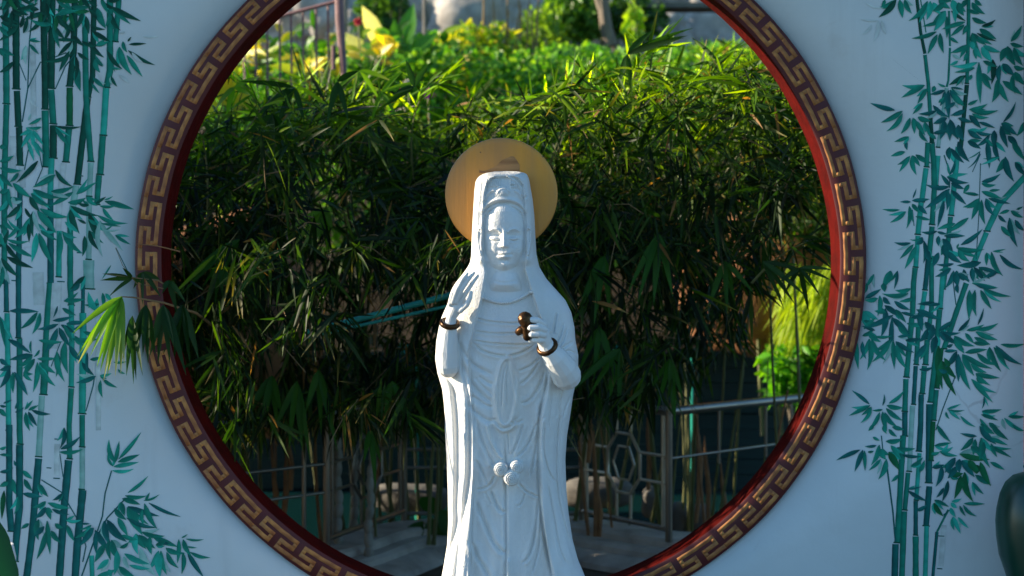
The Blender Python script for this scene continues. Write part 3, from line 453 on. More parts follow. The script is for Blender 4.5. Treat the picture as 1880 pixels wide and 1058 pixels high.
for _ in range(3): le[6:], re[6:] = sm(le)[6:], sm(re)[6:]; bb = sm(bb)
cx, hw = (le + re) / 2, (re - le) / 2
u = np.linspace(-1, 1, NC); uu = .45 * u + .55 * np.sin(u * np.pi / 2)
X = cx[:, None] + hw[:, None] * uu[None]; Y = np.repeat(ys[:, None], NC, 1); U = np.abs(uu)[None] + 0 * X
ex = np.interp(ys, [316, 480, 560], [4.2, 3.2, 2.2])[:, None]
prof = (1 - np.clip(U, 0, 1) ** ex) ** (1 / np.where(ex > 2.3, 2.0, 2.0))
Z = bb[:, None] * prof
def dist(pts, taper=0):
    """distance to a polyline, smoothed through a Catmull-Rom pass"""
    p = [np.array(q, float) for q in pts]
    if len(p) > 2:
        e = [p[0]] + p + [p[-1]]; d = []
        for i in range(1, len(e) - 2):
            for t in np.linspace(0, 1, 5)[:-1]:
                d.append(.5 * (2 * e[i] + (e[i + 1] - e[i - 1]) * t + (2 * e[i - 1] - 5 * e[i] + 4 * e[i + 1] - e[i + 2]) * t * t + (-e[i - 1] + 3 * e[i] - 3 * e[i + 1] + e[i + 2]) * t ** 3))
        d.append(p[-1]); p = d
    xs = [q[0] for q in p]; yy = [q[1] for q in p]; r0, r1 = np.searchsorted(ys, [min(yy) - 26, max(yy) + 26])
    D = np.full(X.shape, 1e3); Xs, Ys = X[r0:r1], Y[r0:r1]; best = np.full(Xs.shape, 1e3); par = np.zeros(Xs.shape); nseg = len(p) - 1
    for i, (a, b) in enumerate(zip(p[:-1], p[1:])):
        ab = b - a; t = np.clip(((Xs - a[0]) * ab[0] + (Ys - a[1]) * ab[1]) / (ab @ ab + 1e-9), 0, 1)
        h_ = np.hypot(Xs - a[0] - ab[0] * t, Ys - a[1] - ab[1] * t); c_ = h_ < best; best = np.where(c_, h_, best); par = np.where(c_, (i + t) / nseg, par)
    D[r0:r1] = best
    if not taper: return D
    Tp = np.zeros(X.shape); Tp[r0:r1] = sstep(0, taper, par) * sstep(0, taper, 1 - par); return D, Tp
def groove(pts, dep, wd):
    global Z; d, tp_ = dist(pts, .16); Z = Z + tp_ * (dep * .45 * np.exp(-((d - 2.6 * wd) / (1.9 * wd)) ** 2) - dep * np.exp(-(d / wd) ** 2))
def ridge(pts, h, wd):
    global Z; d, tp_ = dist(pts, .1); Z = Z + h * tp_ * np.exp(-(d / wd) ** 2)
def step(xline, h, wd, sign=1, y0=0, y1=9999):
    """raises the side right (sign 1) / left (-1) of a line x(y)"""
    global Z; xl = np.interp(ys, [q[1] for q in xline], [q[0] for q in xline])[:, None]; m = sstep(y0, y0 + 12, Y) * (1 - sstep(y1 - 12, y1, Y))
    Z = Z + h * sstep(-wd, wd, (X - xl) * sign) * m
def gauss(x, y, sx, sy, a):
    global Z; Z = Z + a * np.exp(-((X - x) / sx) ** 2 - ((Y - y) / sy) ** 2)
def t2(pts): return [(780 + a * .2836, 500 + b * .2836) for a, b in pts]
def t3(pts): return [(780 + a * .2817, 760 + b * .2817) for a, b in pts]
def t1(pts): return [(780 + a * .2836, 240 + b * .2836) for a, b in pts]
def t5(pts): return [(860 + a * .1323, 310 + b * .1323) for a, b in pts]
# recess between the two sides of the mantle / veil
Lin = [(912,325),(901,331),(894,340),(890,360),(887,400),(885,450),(889,480),(893,500),(886,548),(873,594),(868,619),(862,640),(866,700),(870,760),(872,850),(869,900),(866,960),(863,1058),(860,1190)]
Lin[:0] = [(912,300)]
Rin = [(940,300),(942,325),(953,331),(960,342),(966,400),(968,450),(964,480),(963,495),(974,530),(987,572),(1000,600),(1012,640),(1003,700),(989,760),(988,850),(990,900),(998,960),(1015,1058),(1030,1190)]
xl = np.interp(ys, [q[1] for q in Lin], [q[0] for q in Lin])[:, None]; xr = np.interp(ys, [q[1] for q in Rin], [q[0] for q in Rin])[:, None]
inside = sstep(-2, 2.2, X - xl) * sstep(-2, 2.2, xr - X) * sstep(325, 331, Y)
dep = np.interp(ys, [316, 330, 480, 520, 560, 620, 700, 800, 900, 1000, 1190], [8, 10, 12, 24, 22, 14, 13, 14, 15, 17, 18])[:, None]
Z = Z - inside * dep
# veil rim
ridge([(890,322),(925,321),(960,322)], 3, 4); ridge([(884,330),(878,380),(874,440),(873,480)], 3, 3); ridge([(966,326),(974,380),(977,440),(978,480)], 2.5, 3)
groove([(881,334),(875,380),(871,440),(870,480),(862,500),(846,520)], 3, 2.2); groove([(970,336),(977,400),(980,450),(983,480),(996,506)], 1.5, 2)
# head dress: hair mound, curl, strands, band
hm = np.exp(-((X - 927) / 36) ** 4 - ((Y - 352) / 30) ** 4); Z = Z + 9 * hm
gauss(925, 355, 13, 10, 7); ridge([(912,358),(919,350),(929,349),(937,356)], 1.8, 1.8)
for k in range(8): ridge([(897 + 3.3 * k, 326 + abs(k - 3) * .5), (893.5 + 3.4 * k, 336), (893 + 3.3 * k, 346)], 2.4, 1.15)
for k in range(5): ridge([(930 + 3.3 * k, 326 + k), (938 + 3.2 * k, 333 + k * 1.5), (937 + 3.6 * k, 346 + k)], 3.0, 1.1)
for k in range(4): ridge([(950 + 3.4 * k, 338 + 3 * k), (955 + 3 * k, 350 + 2 * k), (957 + 3 * k, 362)], 2.8, 1.1)
ridge([(890,372),(893,362),(900,354),(908,352)], 3, 2.5); ridge([(944,352),(953,357),(960,368)], 3, 2.5); groove([(936,343),(946,343)], 3.5, 1.2); groove([(955,358),(962,367),(968,360)], 2, 1.2)
ridge([(884,392),(893,379),(908,371),(925,369),(943,371),(958,380),(966,394)], 5, 4.2)
ridge([(885,432),(887,404),(897,388),(912,381),(926,379.5),(942,381),(956,389),(964,404),(966,430)], 3, 2.6)
groove([(886,398),(896,384),(911,376),(926,374.5),(943,376),(957,384),(966,398)], 2.2, 1.6)
# ears
for sx, m in ((882, 1), (970, -1)):
    ridge([(sx - 4 * m, 424), (sx - 4.5 * m, 440), (sx - 1 * m, 462), (sx + 2 * m, 470)], 6, 2.2); ridge([(sx - 4 * m, 424), (sx + 1 * m, 420), (sx + 4.5 * m, 427), (sx + 3 * m, 445), (sx + 4 * m, 466)], 5, 2)
    gauss(sx + 2 * m, 477, 7, 8, 9); gauss(sx + 1.5 * m, 450, 4, 20, 5)
# face as its own rounded height, joined by maximum
fw = np.interp(ys, [376, 384, 396, 420, 448, 465, 480, 490, 497, 502], [14, 27, 35, 38.5, 38.5, 37.5, 33, 27.5, 19, 7])[:, None]
fx = (X - 926) / fw; mask = (np.abs(fx) < 1) & (Y > 377)
zf0 = np.interp(ys, [376, 390, 410, 440, 470, 485, 495, 503], [44, 51, 54, 54, 53, 52, 47, 38])[:, None]
ZF = zf0 - 34 + 36 * np.sqrt(np.clip(1 - np.abs(fx) ** 2.3, 0, 1)); keep = Z.copy(); Z = np.where(mask, ZF, -99)
ny = np.clip((Y - 420) / 33, 0, 1); ridge_x = 925.5
Z += (2 + 13 * ny ** 1.3) * np.exp(-((X - ridge_x) / (3.6 + 1.8 * ny)) ** 2) * sstep(416, 428, Y) * (1 - sstep(453.5, 456.5, Y))
gauss(919.8, 451.5, 3, 2.8, 4.5); gauss(931.2, 451.5, 3, 2.8, 4.5); gauss(925.5, 450, 3.5, 4, 2)
for ex_, sg in ((909, -1), (943, 1)):
    gauss(ex_ + sg * -1, 433, 10, 6.5, -5.5); gauss(ex_ - sg * 7, 436, 4.5, 6, -2.5); gauss(ex_, 438.5, 8.5, 3.6, 5)
    groove([(ex_ - 9, 441.5), (ex_ - 3, 443.4), (ex_ + 3, 443.4), (ex_ + 9, 441)], 2.0, 1.1); groove([(ex_ - 8, 435), (ex_, 433), (ex_ + 8, 435)], 1.0, 1.1)
    ridge([(ex_ - sg * 11, 430), (ex_ - sg * 6, 424), (ex_ + sg * 3, 422), (ex_ + sg * 12, 427)], 2.6, 2.4)
gauss(902, 458, 12, 11, 4); gauss(950, 458, 12, 11, 4)
gauss(926, 469, 15, 11, 4); gauss(922.5, 465.4, 4.6, 2.2, 3.2); gauss(930, 465.4, 4.6, 2.2, 3.2); gauss(926.5, 472, 7.5, 2.9, 4.2)
groove([(914, 467), (920, 468.6), (926, 468), (932, 468.6), (938.5, 467)], 3.0, 1.15); gauss(926, 459.5, 1.8, 3, -1.6); gauss(926, 478.5, 8, 2.2, -2.6)
gauss(913, 467, 2.4, 2.4, -2.2); gauss(939.5, 467, 2.4, 2.4, -2.2); gauss(926, 488, 9, 6, 5)
ZF = np.where(mask, Z, -99); Z = keep
# neck
nw = np.interp(ys, [470, 500, 530, 545], [24, 26, 32, 40])[:, None]; nx = (X - 928) / nw
ZN = np.where(np.abs(nx) < 1, np.interp(ys, [470, 500, 520, 545], [24, 26, 34, 40])[:, None] + 22 * np.sqrt(np.clip(1 - nx ** 2, 0, 1)) * (1 - sstep(520, 548, Y)), -99)
Z = np.maximum(Z, np.where((Y > 485) & (Y < 548), ZN, -99)); Z = np.maximum(Z, np.where(Y < 503, ZF, -99))
groove([(905,514),(926,519),(950,514)], 1.2, 1.8)
# chest layers: each band overlaps the one below
for pts, h in (([(330,290),(430,312),(600,320),(760,285)], 2.6), ([(322,372),(450,385),(600,383),(700,380)], 2.6), ([(322,432),(430,446),(600,456),(700,450)], 2.6)): groove(t2(pts), h * 1.25, 1.35)
groove(t2([(315,440),(380,495),(480,522),(570,522),(650,492),(720,440)]), 4.2, 1.7)
G2 = [([(230,430),(270,520),(330,590),(450,650)], 5, 3), ([(250,560),(300,680),(360,760),(450,835)], 6, 3.6), ([(350,650),(400,690),(455,710)], 3.5, 2.6), ([(295,770),(340,800),(400,840),(450,850)], 4.5, 3),
      ([(300,830),(330,880),(400,930),(440,940)], 5, 3), ([(330,660),(360,700),(455,790)], 3, 2.6), ([(240,430),(250,560),(262,650),(285,750),(312,900)], 6, 3),
      ([(130,650),(165,690),(190,740),(205,800)], 6, 3.6), ([(600,625),(680,590),(740,540)], 2.5, 1.8), ([(610,710),(680,650),(740,560)], 3.2, 1.8), ([(620,830),(680,800),(740,710),(770,620)], 3.5, 2),
      ([(790,640),(775,760),(750,870),(738,970)], 4.5, 2), ([(740,870),(730,960)], 2, 1.5), ([(890,720),(860,850),(845,930)], 3.0, 2.2), ([(950,780),(915,850),(890,930)], 3, 2),
      ([(850,250),(835,330),(825,390)], 3, 1.5), ([(890,320),(870,400),(840,450)], 3, 1.5), ([(920,350),(890,430),(865,470)], 3, 1.5), ([(965,440),(900,470),(880,490)], 3.2, 1.7), ([(985,530),(930,500),(890,510)], 3.2, 1.7), ([(992,560),(965,600),(975,660)], 3, 1.8), ([(985,600),(940,560),(905,540)], 2.5, 1.5),
      ([(550,940),(590,950),(640,930)], 2.2, 1.7), ([(770,900),(745,960),(740,1058)], 2, 1.6), ([(820,760),(800,900),(790,1000)], 2.5, 1.8)]
for p, a, b_ in G2: groove(t2(p), a * (.72 if p[0][0] < 400 and a < 6.5 else 1), b_)
G3 = [([(345,0),(370,130),(430,260),(450,310)], 4, 2.4), ([(330,260),(380,350),(410,430)], 3.2, 2.2), ([(430,460),(480,570),(525,605)], 4, 2.4), ([(340,460),(400,445),(440,410),(455,370)], 3, 1.6), ([(335,520),(400,680),(460,800),(530,865)], 5, 2.8),
      ([(310,780),(350,890),(390,950),(450,1058)], 4.5, 2.8), ([(525,100),(528,500),(530,870),(525,1130)], 4.5, 2), ([(540,90),(550,240)], 2.2, 1.4), ([(640,30),(600,160),(560,240)], 3.2, 1.7), ([(725,30),(670,170),(600,250)], 3.2, 1.7),
      ([(735,0),(720,200),(680,390)], 3.5, 1.8), ([(610,415),(660,470),(740,510)], 3, 1.5), ([(650,480),(630,540),(600,565)], 2.8, 1.5), ([(735,510),(720,700),(680,860),(630,925)], 4, 1.9), ([(750,600),(740,800),(690,1000)], 3, 1.7),
      ([(760,-120),(745,0),(742,400),(762,700),(800,900),(840,1058),(870,1200)], 6, 2.4), ([(790,400),(830,620),(870,830),(920,950)], 3.2, 1.8), ([(775,0),(770,200),(800,340),(850,425)], 3, 1.6), ([(880,-60),(862,60),(850,300),(870,560),(950,850),(1050,1100)], 5, 2.6), ([(900,-20),(876,200),(880,420),(950,750),(1010,950)], 3, 1.7),
      ([(185,-230),(212,-60),(225,300),(215,560),(212,700),(170,900),(140,1058),(120,1200)], 12, 6.0), ([(285,-150),(300,0),(296,350),(270,560),(240,760),(200,1058),(180,1200)], 9, 4.5), ([(395,470),(440,560)], 2.2, 1.8)]
for p, a, b_ in G3: groove(t3(p), a, b_)
ridge(t3([(405,30),(435,140),(480,230),(515,262)]), 6.5, 2.6)
ridge(t3([(330,0),(330,400),(322,760),(300,1058),(290,1200)]), 6, 4.5); ridge(t3([(250,80),(235,300),(245,560)]), 4, 5)
# raised forward centre seam low on the skirt
ridge(t3([(545,880),(540,1058),(545,1300)]), 7, 3)
# broad soft undulations so no panel is flat
Z += 1.6 * np.sin(X * .11 + np.sin(Y * .013) * 2.2) * sstep(560, 700, Y) + .9 * np.sin(X * .23 + Y * .012) * sstep(640, 760, Y)
# hanging sash loop
so_ = t2([(540,525),(500,560),(480,610),(464,700),(462,800),(470,900),(488,950),(520,968),(556,945),(578,880),(590,790),(577,700),(566,620),(556,565),(546,528)])
def inpoly(poly):
    c = np.zeros(X.shape, bool); n = len(poly)
    for i in range(n):
        (x0, y0), (x1, y1) = poly[i], poly[(i + 1) % n]
        if y0 == y1: continue
        cond = (y0 > Y) != (y1 > Y); c ^= cond & (X < (x1 - x0) * (Y - y0) / (y1 - y0) + x0)
    return c
ds = dist(so_); ins = inpoly(so_); Z += np.where(ins, 4.5, 0) * sstep(0, 3, ds) + 7 * np.exp(-(ds / 3.0) ** 2)
groove(t2([(535,560),(512,640),(500,760),(500,860)]), 2, 1.2); groove(t2([(545,560),(530,650),(530,760),(532,850)]), 2, 1.2)
ridge(t2([(440,940),(480,985),(515,1000),(570,975),(590,940)]), 6, 3.4); ridge(t2([(455,930),(450,820),(452,690)]), 4, 3)
ridge(t2([(560,540),(590,640),(600,720),(596,800),(600,860),(580,930)]), 5, 3.5)
# rosette of the knot
for (x, y, r, ph) in ((498, 322, 46, 0), (598, 306, 44, 1), (566, 372, 52, 2)):
    (x, y), = t3([(x, y)]); r *= .2817; rr = np.hypot(X - x, Y - y); an = np.arctan2(Y - y, X - x)
    dome = np.sqrt(np.clip(1 - (rr / r) ** 2, 0, 1)); Z = np.maximum(Z, np.where(rr < r, bb[:, None] * prof - 9 + (16 + 3 * ph) * dome ** .5 + 1.5 * np.sin(rr * 2.0 + an + ph), -99))
# tool marks
Z += .22 * rng.standard_normal(Z.shape) * (Y > 0)
edge = sstep(1.0, .93, U); Z = bb[:, None] * prof + (Z - bb[:, None] * prof) * edge
Z = np.maximum(Z, 0)
# back half
NBK = 40; ub = np.cos(np.linspace(0, np.pi, NBK + 2)[1:-1]); Xb = cx[:, None] + hw[:, None] * ub[None]; bbk = np.interp(ys, [316, 330, 480, 560, 1190], [6, 18, 26, 60, 85])[:, None]
Zb = -bbk * np.sqrt(1 - ub[None] ** 2)
XX = np.concatenate([X, Xb], 1); ZZ = np.concatenate([Z, Zb], 1); YY = np.repeat(ys[:, None], XX.shape[1], 1); nr, nc = XX.shape
V = np.stack([(XX - 940) * SS, YS - ZZ * SS, EYE - (YY - 485) * SS], -1).reshape(-1, 3)
i0 = (np.arange(nr - 1)[:, None] * nc + np.arange(nc)[None]); i1 = (np.arange(nr - 1)[:, None] * nc + (np.arange(nc)[None] + 1) % nc)
Fq = np.stack([i0, i0 + nc, i1 + nc, i1], -1).reshape(-1, 4)
nv = len(V)      # cap fans as degenerate-free strips: add centres
def capf(row, cz):
    global V, Fq
    c = V[row * nc:(row + 1) * nc].mean(0); c[2] += cz; V = np.vstack([V, c]); ci = len(V) - 1; a = row * nc + np.arange(0, nc - nc % 2); 
    q = np.stack([a[::2], a[1::2], (a[::2] + 2 - row * nc) % nc + row * nc, np.full(len(a[::2]), ci)], -1); return q if cz > 0 else q[:, ::-1]
q1 = capf(0, .0015); q2 = capf(nr - 1, -.001); Fq = np.vstack([Fq, q1, q2])
body = npmesh('robed_figure', V, Fq); link('robed_figure', body, M['stone'], stat)
def surf_z(x, y):
    r = int(np.clip(np.searchsorted(ys, y), 0, len(ys) - 1)); return float(np.interp(x, X[r], Z[r]))
# forearms and hands (five fingers each), welded and smoothed
def hand_left():
    m = MB(); c = lambda p, r: m.capsule([SP(*q) for q in p], [k * SS for k in r], 14)
    c([(826,668,62),(825,640,66),(827,612,70),(830,592,74)], [21,20,16,11.5])
    c([(830,592,74),(833,578,77),(840,563,80),(848,550,81)], [10,9.5,12.5,11]); c([(835,570,75),(846,556,76)], [11,11])
    c([(847,556,86),(859,535,93),(870,518,93),(879,506,90)], [4.6,4.3,3.8,2.9])
    c([(841,553,91),(851,530,98),(863,512,98),(872,501,94)], [4.7,4.4,3.9,3.0])
    c([(835,553,91),(843,530,99),(853,512,100),(861,502,97)], [4.6,4.3,3.8,2.9])
    c([(830,557,88),(836,536,95),(844,520,97),(850,511,95)], [4.2,3.9,3.4,2.6])
    c([(848,568,88),(860,557,95),(866,545,98),(868,535,98)], [5.2,4.8,4.2,3.2])
    return remesh(m.mesh('x'), .0015, 2)
link('raised_hand', hand_left(), M['stone'], stat)
def hand_right():
    m = MB(); c = lambda p, r: m.capsule([SP(*q) for q in p], [k * SS for k in r], 14)
    c([(1037,684,70),(1030,670,82),(1016,650,95),(1003,633,104),(996,620,108)], [27,25.5,22,15.5,12.5])
    c([(998,622,110),(992,608,114),(986,596,116)], [13,15.5,13])
    c([(996,591,122),(984,583,132),(974,582,133),(967,586,124)], [6.2,5.8,5.2,4.2])
    c([(996,600,126),(984,595,137),(973,595,137),(966,598,126)], [6.4,6.0,5.3,4.2])
    c([(996,609,125),(985,607,135),(975,607,135),(968,609,125)], [6.0,5.6,5.0,4.0])
    c([(996,618,120),(987,618,129),(978,618,128),(972,619,120)], [5.4,5.0,4.4,3.5])
    c([(994,616,112),(980,616,116),(966,612,118),(953,607,116)], [6.4,5.8,5.0,4.0])
    return remesh(m.mesh('x'), .0015, 2)
link('clasped_hand', hand_right(), M['stone'], stat)
def torus(name, cpx, n, R1, r1, squash=1, parent=stat, mt='bronze'):
    m = MB(); n = Vector(n).normalized(); a = n.orthogonal().normalized(); b = n.cross(a); c = SP(*cpx)
    N = 40; K = 14; v = []; f = []
    for i in range(N):
        t = 2 * math.pi * i / N; d = a * math.cos(t) + b * math.sin(t)
        for k in range(K):
            s = 2 * math.pi * k / K; v.append(c + d * (R1 + r1 * math.cos(s)) * SS + n * (r1 * squash * math.sin(s)) * SS)
    for i in range(N):
        for k in range(K): f.append((i * K + k, ((i + 1) % N) * K + k, ((i + 1) % N) * K + (k + 1) % K, i * K + (k + 1) % K))
    m.add(v, f); return m.build(name, M[mt], parent, auto=None)
torus('bracelet', (829,591,74), (.12, -.42, .9), 14.5, 4.3, 1.2)
torus('bracelet', (1002,631,103), (-.42, -.62, .66), 15.5, 4.6, 1.2)
# little bronze vase held upside down, its mouth ring by the thumb
vz = MB(); vz.capsule([SP(963,581,126), SP(965,586,127)], [13.5 * SS, 12.5 * SS], 20); vz.capsule([SP(964,588,127), SP(965,600,128), SP(966,613,126)], [9 * SS, 7 * SS, 6.8 * SS], 16)
va = link('vase', remesh(vz.mesh('x'), .0018, 2), M['bronze'], stat)
vr = MB(); c0 = SP(954,602,118); vr.capsule([SP(957,600,122), SP(952,604,116)], [7.5 * SS, 7 * SS], 16); vr.build('vase_mouth', M['bronze'], va, auto=None)
# necklace beads
nb = MB(); bd_pts = []
for k in range(27):
    t = k / 26; x = 886 + 90 * t; y = 545 + 14 * math.sin(math.pi * min(1, t * 1.02)) - 10 * t; bd_pts.append((x, y))
bead = None
for x, y in bd_pts:
    if bead is None:
        mb = MB(); mb.capsule([Vector((0, 0, 0)), Vector((.0002, 0, 0))], [3.3 * SS, 3.3 * SS], 10); bead = mb.mesh('necklace_bead')
    o = link('necklace_bead', bead, M['stone']); o.parent = stat; o.matrix_world = Matrix.Translation(SP(x, y, surf_z(x, y) + 3.0))
# halo disc with stub bracket
HY = YS + 34 * SS; sh = S(HY); hc = P(920.5, 357, HY); HR = 103.5 * sh
hv = []; hf = []; N = 96; prf = [(0, -.004), (.3, -.0045), (.6, -.005), (.9, -.006), (.975, -.0065), (.992, -.005), (1, -.001), (1, .008), (.9, .010), (0, .010)]
for r, y in prf:
    for k in range(N):
        a = 2 * math.pi * k / N; hv.append((hc.x + max(r, .004) * HR * math.cos(a), HY + y, hc.z + max(r, .004) * HR * math.sin(a)))
for i in range(len(prf) - 1):
    for k in range(N): hf.append((i * N + k, i * N + (k + 1) % N, (i + 1) * N + (k + 1) % N, (i + 1) * N + k))
hm_ = npmesh('halo_disc', hv, hf); hm_.set_sharp_from_angle(angle=R(40)); halo = link('halo_disc', hm_, M['halo'], stat)
sv = []; sf = []
for i in range(15):      # brushed brown smear of glue on the disc above the crown
    t = i / 14; x = 880 + 74 * t; top = 312 - 20 * math.exp(-((t - .72) / .26) ** 4) - 4 * t + 2.5 * math.sin(t * 13); bot = 319 - 3 * abs(t - .5)
    for y in (top, bot): p = P(x, y, HY - .0062); sv.append((p.x, HY - .0066, p.z))
for i in range(14): sf.append((2 * i, 2 * i + 2, 2 * i + 3, 2 * i + 1))
link('glue_smear', npmesh('glue_smear', sv, sf), M['smear'], halo)
# pedestal below the frame
pd = MB(); c = SP(942, 1190); c.z = 0
pd.lathe([(.0, 0), (.36, 0), (.36, .06), (.33, .075), (.33, .10), (.30, .13), (.34, .17), (.36, .20), (.34, c.z + SP(942,1190).z - .004), (0, SP(942,1190).z - .004)], (c.x, YS, 0), 48)
tag(pd.build('pedestal', M['pale'], None), 'round pale stone pedestal carrying the white statue', 'pedestal')
# ------------------------------------------------------------------ kerb, railing, pond surroundings
FP = [(-2.55, .25), (P(600,0,1.75).x, 1.75), (P(742,0,2.55).x, 2.55), (P(1068,0,2.55).x, 2.55), (P(1228,0,2.0).x, 2.0), (P(1475,0,2.75).x, 2.75), (3.3, 3.3)]
def sweep(path, prof, name, mat_, parent=None):
    v = []; f = []; n = len(prof); dense = []
    for i in range(len(path) - 1):
        for t in np.linspace(0, 1, 9)[:-1]: dense.append(np.array(path[i]) * (1 - t) + np.array(path[i + 1]) * t)
    dense.append(np.array(path[-1])); N = len(dense)
    for _ in range(3): dense = [dense[0]] + [(dense[i - 1] + dense[i] * 2 + dense[i + 1]) / 4 for i in range(1, N - 1)] + [dense[-1]]
    for i, q in enumerate(dense):
        t = dense[min(i + 1, N - 1)] - dense[max(i - 1, 0)]; t /= np.linalg.norm(t); nn = np.array((t[1], -t[0]))
        for d, z in prof: v.append((q[0] + nn[0] * d, q[1] + nn[1] * d, z))
    for i in range(N - 1):
        for j in range(n - 1): f.append((i * n + j, i * n + j + 1, (i + 1) * n + j + 1, (i + 1) * n + j))
    me = npmesh(name, v, f); me.set_sharp_from_angle(angle=R(30)); return link(name, me, mat_, parent)
kp = [(-2.6, .3), (FP[1][0], 1.75), (-.62, 2.4), (0, 2.62), (.35, 2.55), (FP[4][0], 2.1), (1.75, 1.85), (2.8, .4)]
tag(sweep(kp, [(-.14, -.2), (-.14, .13), (-.12, .15), (.10, .15), (.12, .135), (.125, .11), (.20, .11), (.225, .095), (.23, .07), (.30, .065), (.36, .03), (.37, .004)], 'stone_kerb', M['kerb']), 'curved weathered stone kerb with stepped mouldings behind the white statue', 'kerb')
rail = empty('steel_railing', (0, 2.5, .1), 'stainless tube railing on the stone kerb behind the statue', 'railing')
def tb(name, pts, r, mt='steel', n=10, par=rail):
    m = MB(); m.tube(pts, r, n); return m.build(name, M[mt], par, auto=50)
TOPZ = .80
def W(i, z, off=0.0): return Vector((FP[i][0] + off, FP[i][1], z))
for i in (1, 2, 3, 4, 5): tb('rail_post', [W(i, .14), W(i, TOPZ + .01)], .019 if i in (1, 4) else .017)
for i in range(0, 6): tb('top_rail', [W(i, TOPZ), W(i + 1, TOPZ)], .024)
for z in (.535, .435, .185): tb('cross_rail', [W(2, z), W(3, z)], .0095)
for i in (1, 3):
    tb('bottom_rail', [W(i, .20), W(i + 1, .20)], .014)
LST = 'steel'
def lattice(i, j):
    a, b = W(i, 0), W(j, 0); d = b - a
    def q(t, z): return a + d * t + Vector((0, 0, z))
    hexs = [(.5 + .20 * math.cos(k), .50 + .17 * math.sin(k)) for k in [math.pi / 4 * n + math.pi / 8 for n in range(9)]]
    tb('lattice_ring', [q(*h) for h in hexs], .009, LST, n=8)
    hex2 = [(.5 + .12 * math.cos(k), .50 + .10 * math.sin(k)) for k in [math.pi / 3 * n for n in range(7)]]
    tb('lattice_ring', [q(*h) for h in hex2], .007, LST, n=8)
    for t, z0, z1 in ((.42, .67, TOPZ), (.58, .67, TOPZ), (.42, .20, .34), (.58, .20, .34)): tb('lattice_bar', [q(t, z0), q(t, z1)], .008, LST, n=8)
    for t0, t1, z in ((0, .315, .57), (0, .315, .43), (.685, 1, .57), (.685, 1, .43)): tb('lattice_bar', [q(t0, z), q(t1, z)], .008, LST, n=8)
    for t in (.06, .94): tb('lattice_bar', [q(t, .20), q(t, TOPZ)], .011, LST, n=8)
lattice(1, 2); LST = 'steel_lit'; lattice(3, 4); LST = 'steel'; lattice(0, 1)
for t in (.35, .7, .9): q_ = W(4, 0) * (1 - t) + W(5, 0) * t; tb('lattice_bar', [q_ + Vector((0, 0, .5)), q_ + Vector((0, 0, TOPZ))], .008, n=8)
tb('lattice_bar', [W(4, .56), W(5, .56)], .007, n=8)
# teal boarded wall on the far bank of the pond
tw = empty('teal_board_wall', (0, 5.35, -.1), 'dark teal wall of horizontal boards across the pond, behind the railing', 'wall')
bm = MB(); bm.box((0, 0, 0), (6.4, .03, .108)); bme = bm.mesh('board', False)
MB().box((0, 5.42, .37), (6.4, .04, 1.05)).build('backing', M['teal2'], tw, smooth=False)
for k in range(9):
    o = link('board', bme, M['teal2'] if 'teal2' in M else M['teal']); o.parent = tw; o.matrix_world = Matrix.Translation((random.uniform(-.02, .02), 5.3 + random.uniform(-.008, .008), -.06 + k * .112)) @ Matrix.Rotation(random.uniform(-.004, .004), 4, 'Y')
for x in (-2.4, -.8, .8, 2.4):
    o = MB().box((x, 5.36, .4), (.08, .06, 1.1)).build('post', M['teal'], tw, smooth=False)
# pale stone blocks by the railing
def rock(name, c, d, mt, label, cat, seed, group=None, sub=3, amp=.22, rz=0):
    import bmesh
    bm = bmesh.new(); bmesh.ops.create_icosphere(bm, subdivisions=sub, radius=1)
    for v in bm.verts:
        p = v.co.copy(); n = noise.fractal(p * 1.3 + Vector((seed * 7.1, 0, 0)), 1.0, 2.0, 5); q = Vector([math.copysign(abs(k) ** .75, k) for k in p])
        q *= 1 + amp * n; v.co = Vector((q.x * d[0], q.y * d[1], q.z * d[2]))
    me = bpy.data.meshes.new(name); bm.to_mesh(me); bm.free(); me.set_sharp_from_angle(angle=R(38)) if False else None
    me.polygons.foreach_set('use_smooth', np.ones(len(me.polygons), bool)); o = link(name, me, mt); o.location = c; o.rotation_euler.z = rz
    return tag(o, label, cat, group)
rock('stone_block', P(752, 915, 3.0), (.24, .12, .085), M['pale'], 'pale stone slab behind the railing left of the statue', 'stone', 3, rz=-.2, amp=.12)
rock('stone_block', P(1098, 905, 3.0), (.22, .12, .09), M['pale'], 'pale stone slab behind the railing right of the statue', 'stone', 5, rz=.1, amp=.12)
for k, (x, y, r) in enumerate(((1195, 925, .05), (1245, 950, .055), (1285, 960, .06))):
    rock('stone_block', P(x, y, 2.9), (r, r * .8, r * 1.8), M['pale'], ['small upright grey stone behind the right railing, beside the corner post', 'upright grey stone just right of the corner post of the railing', 'rightmost small grey stone behind the right railing'][k], 'stone', 9 + k)
rock('orange_boulder', P(1415, 545, 4.6), (.65, .5, .45), M['orange'], 'orange brown rock face behind the bamboo at the right of the gate', 'rock', 21, sub=4)
rock('orange_boulder', P(1500, 440, 5.0), (.60, .4, .55), M['orange'], 'sunlit orange rock seen between yellow fronds at the right edge of the gate', 'rock', 23, sub=4)
rock('orange_boulder', P(430, 590, 4.2), (.55, .4, .7), M['orange'], 'shaded brown rock behind bamboo at the left of the gate', 'rock', 27, sub=4)
for k, (x, y, r) in enumerate(()):
    rock('brown_boulder', P(x, y + 40, 5.0 + k * .2), (r * .6, .4, r * .5), M['soil'], ['shaded brown boulder behind the right railing', 'shaded brown boulder near the bright leafy bush'][k], 'rock', 31 + k, sub=4)
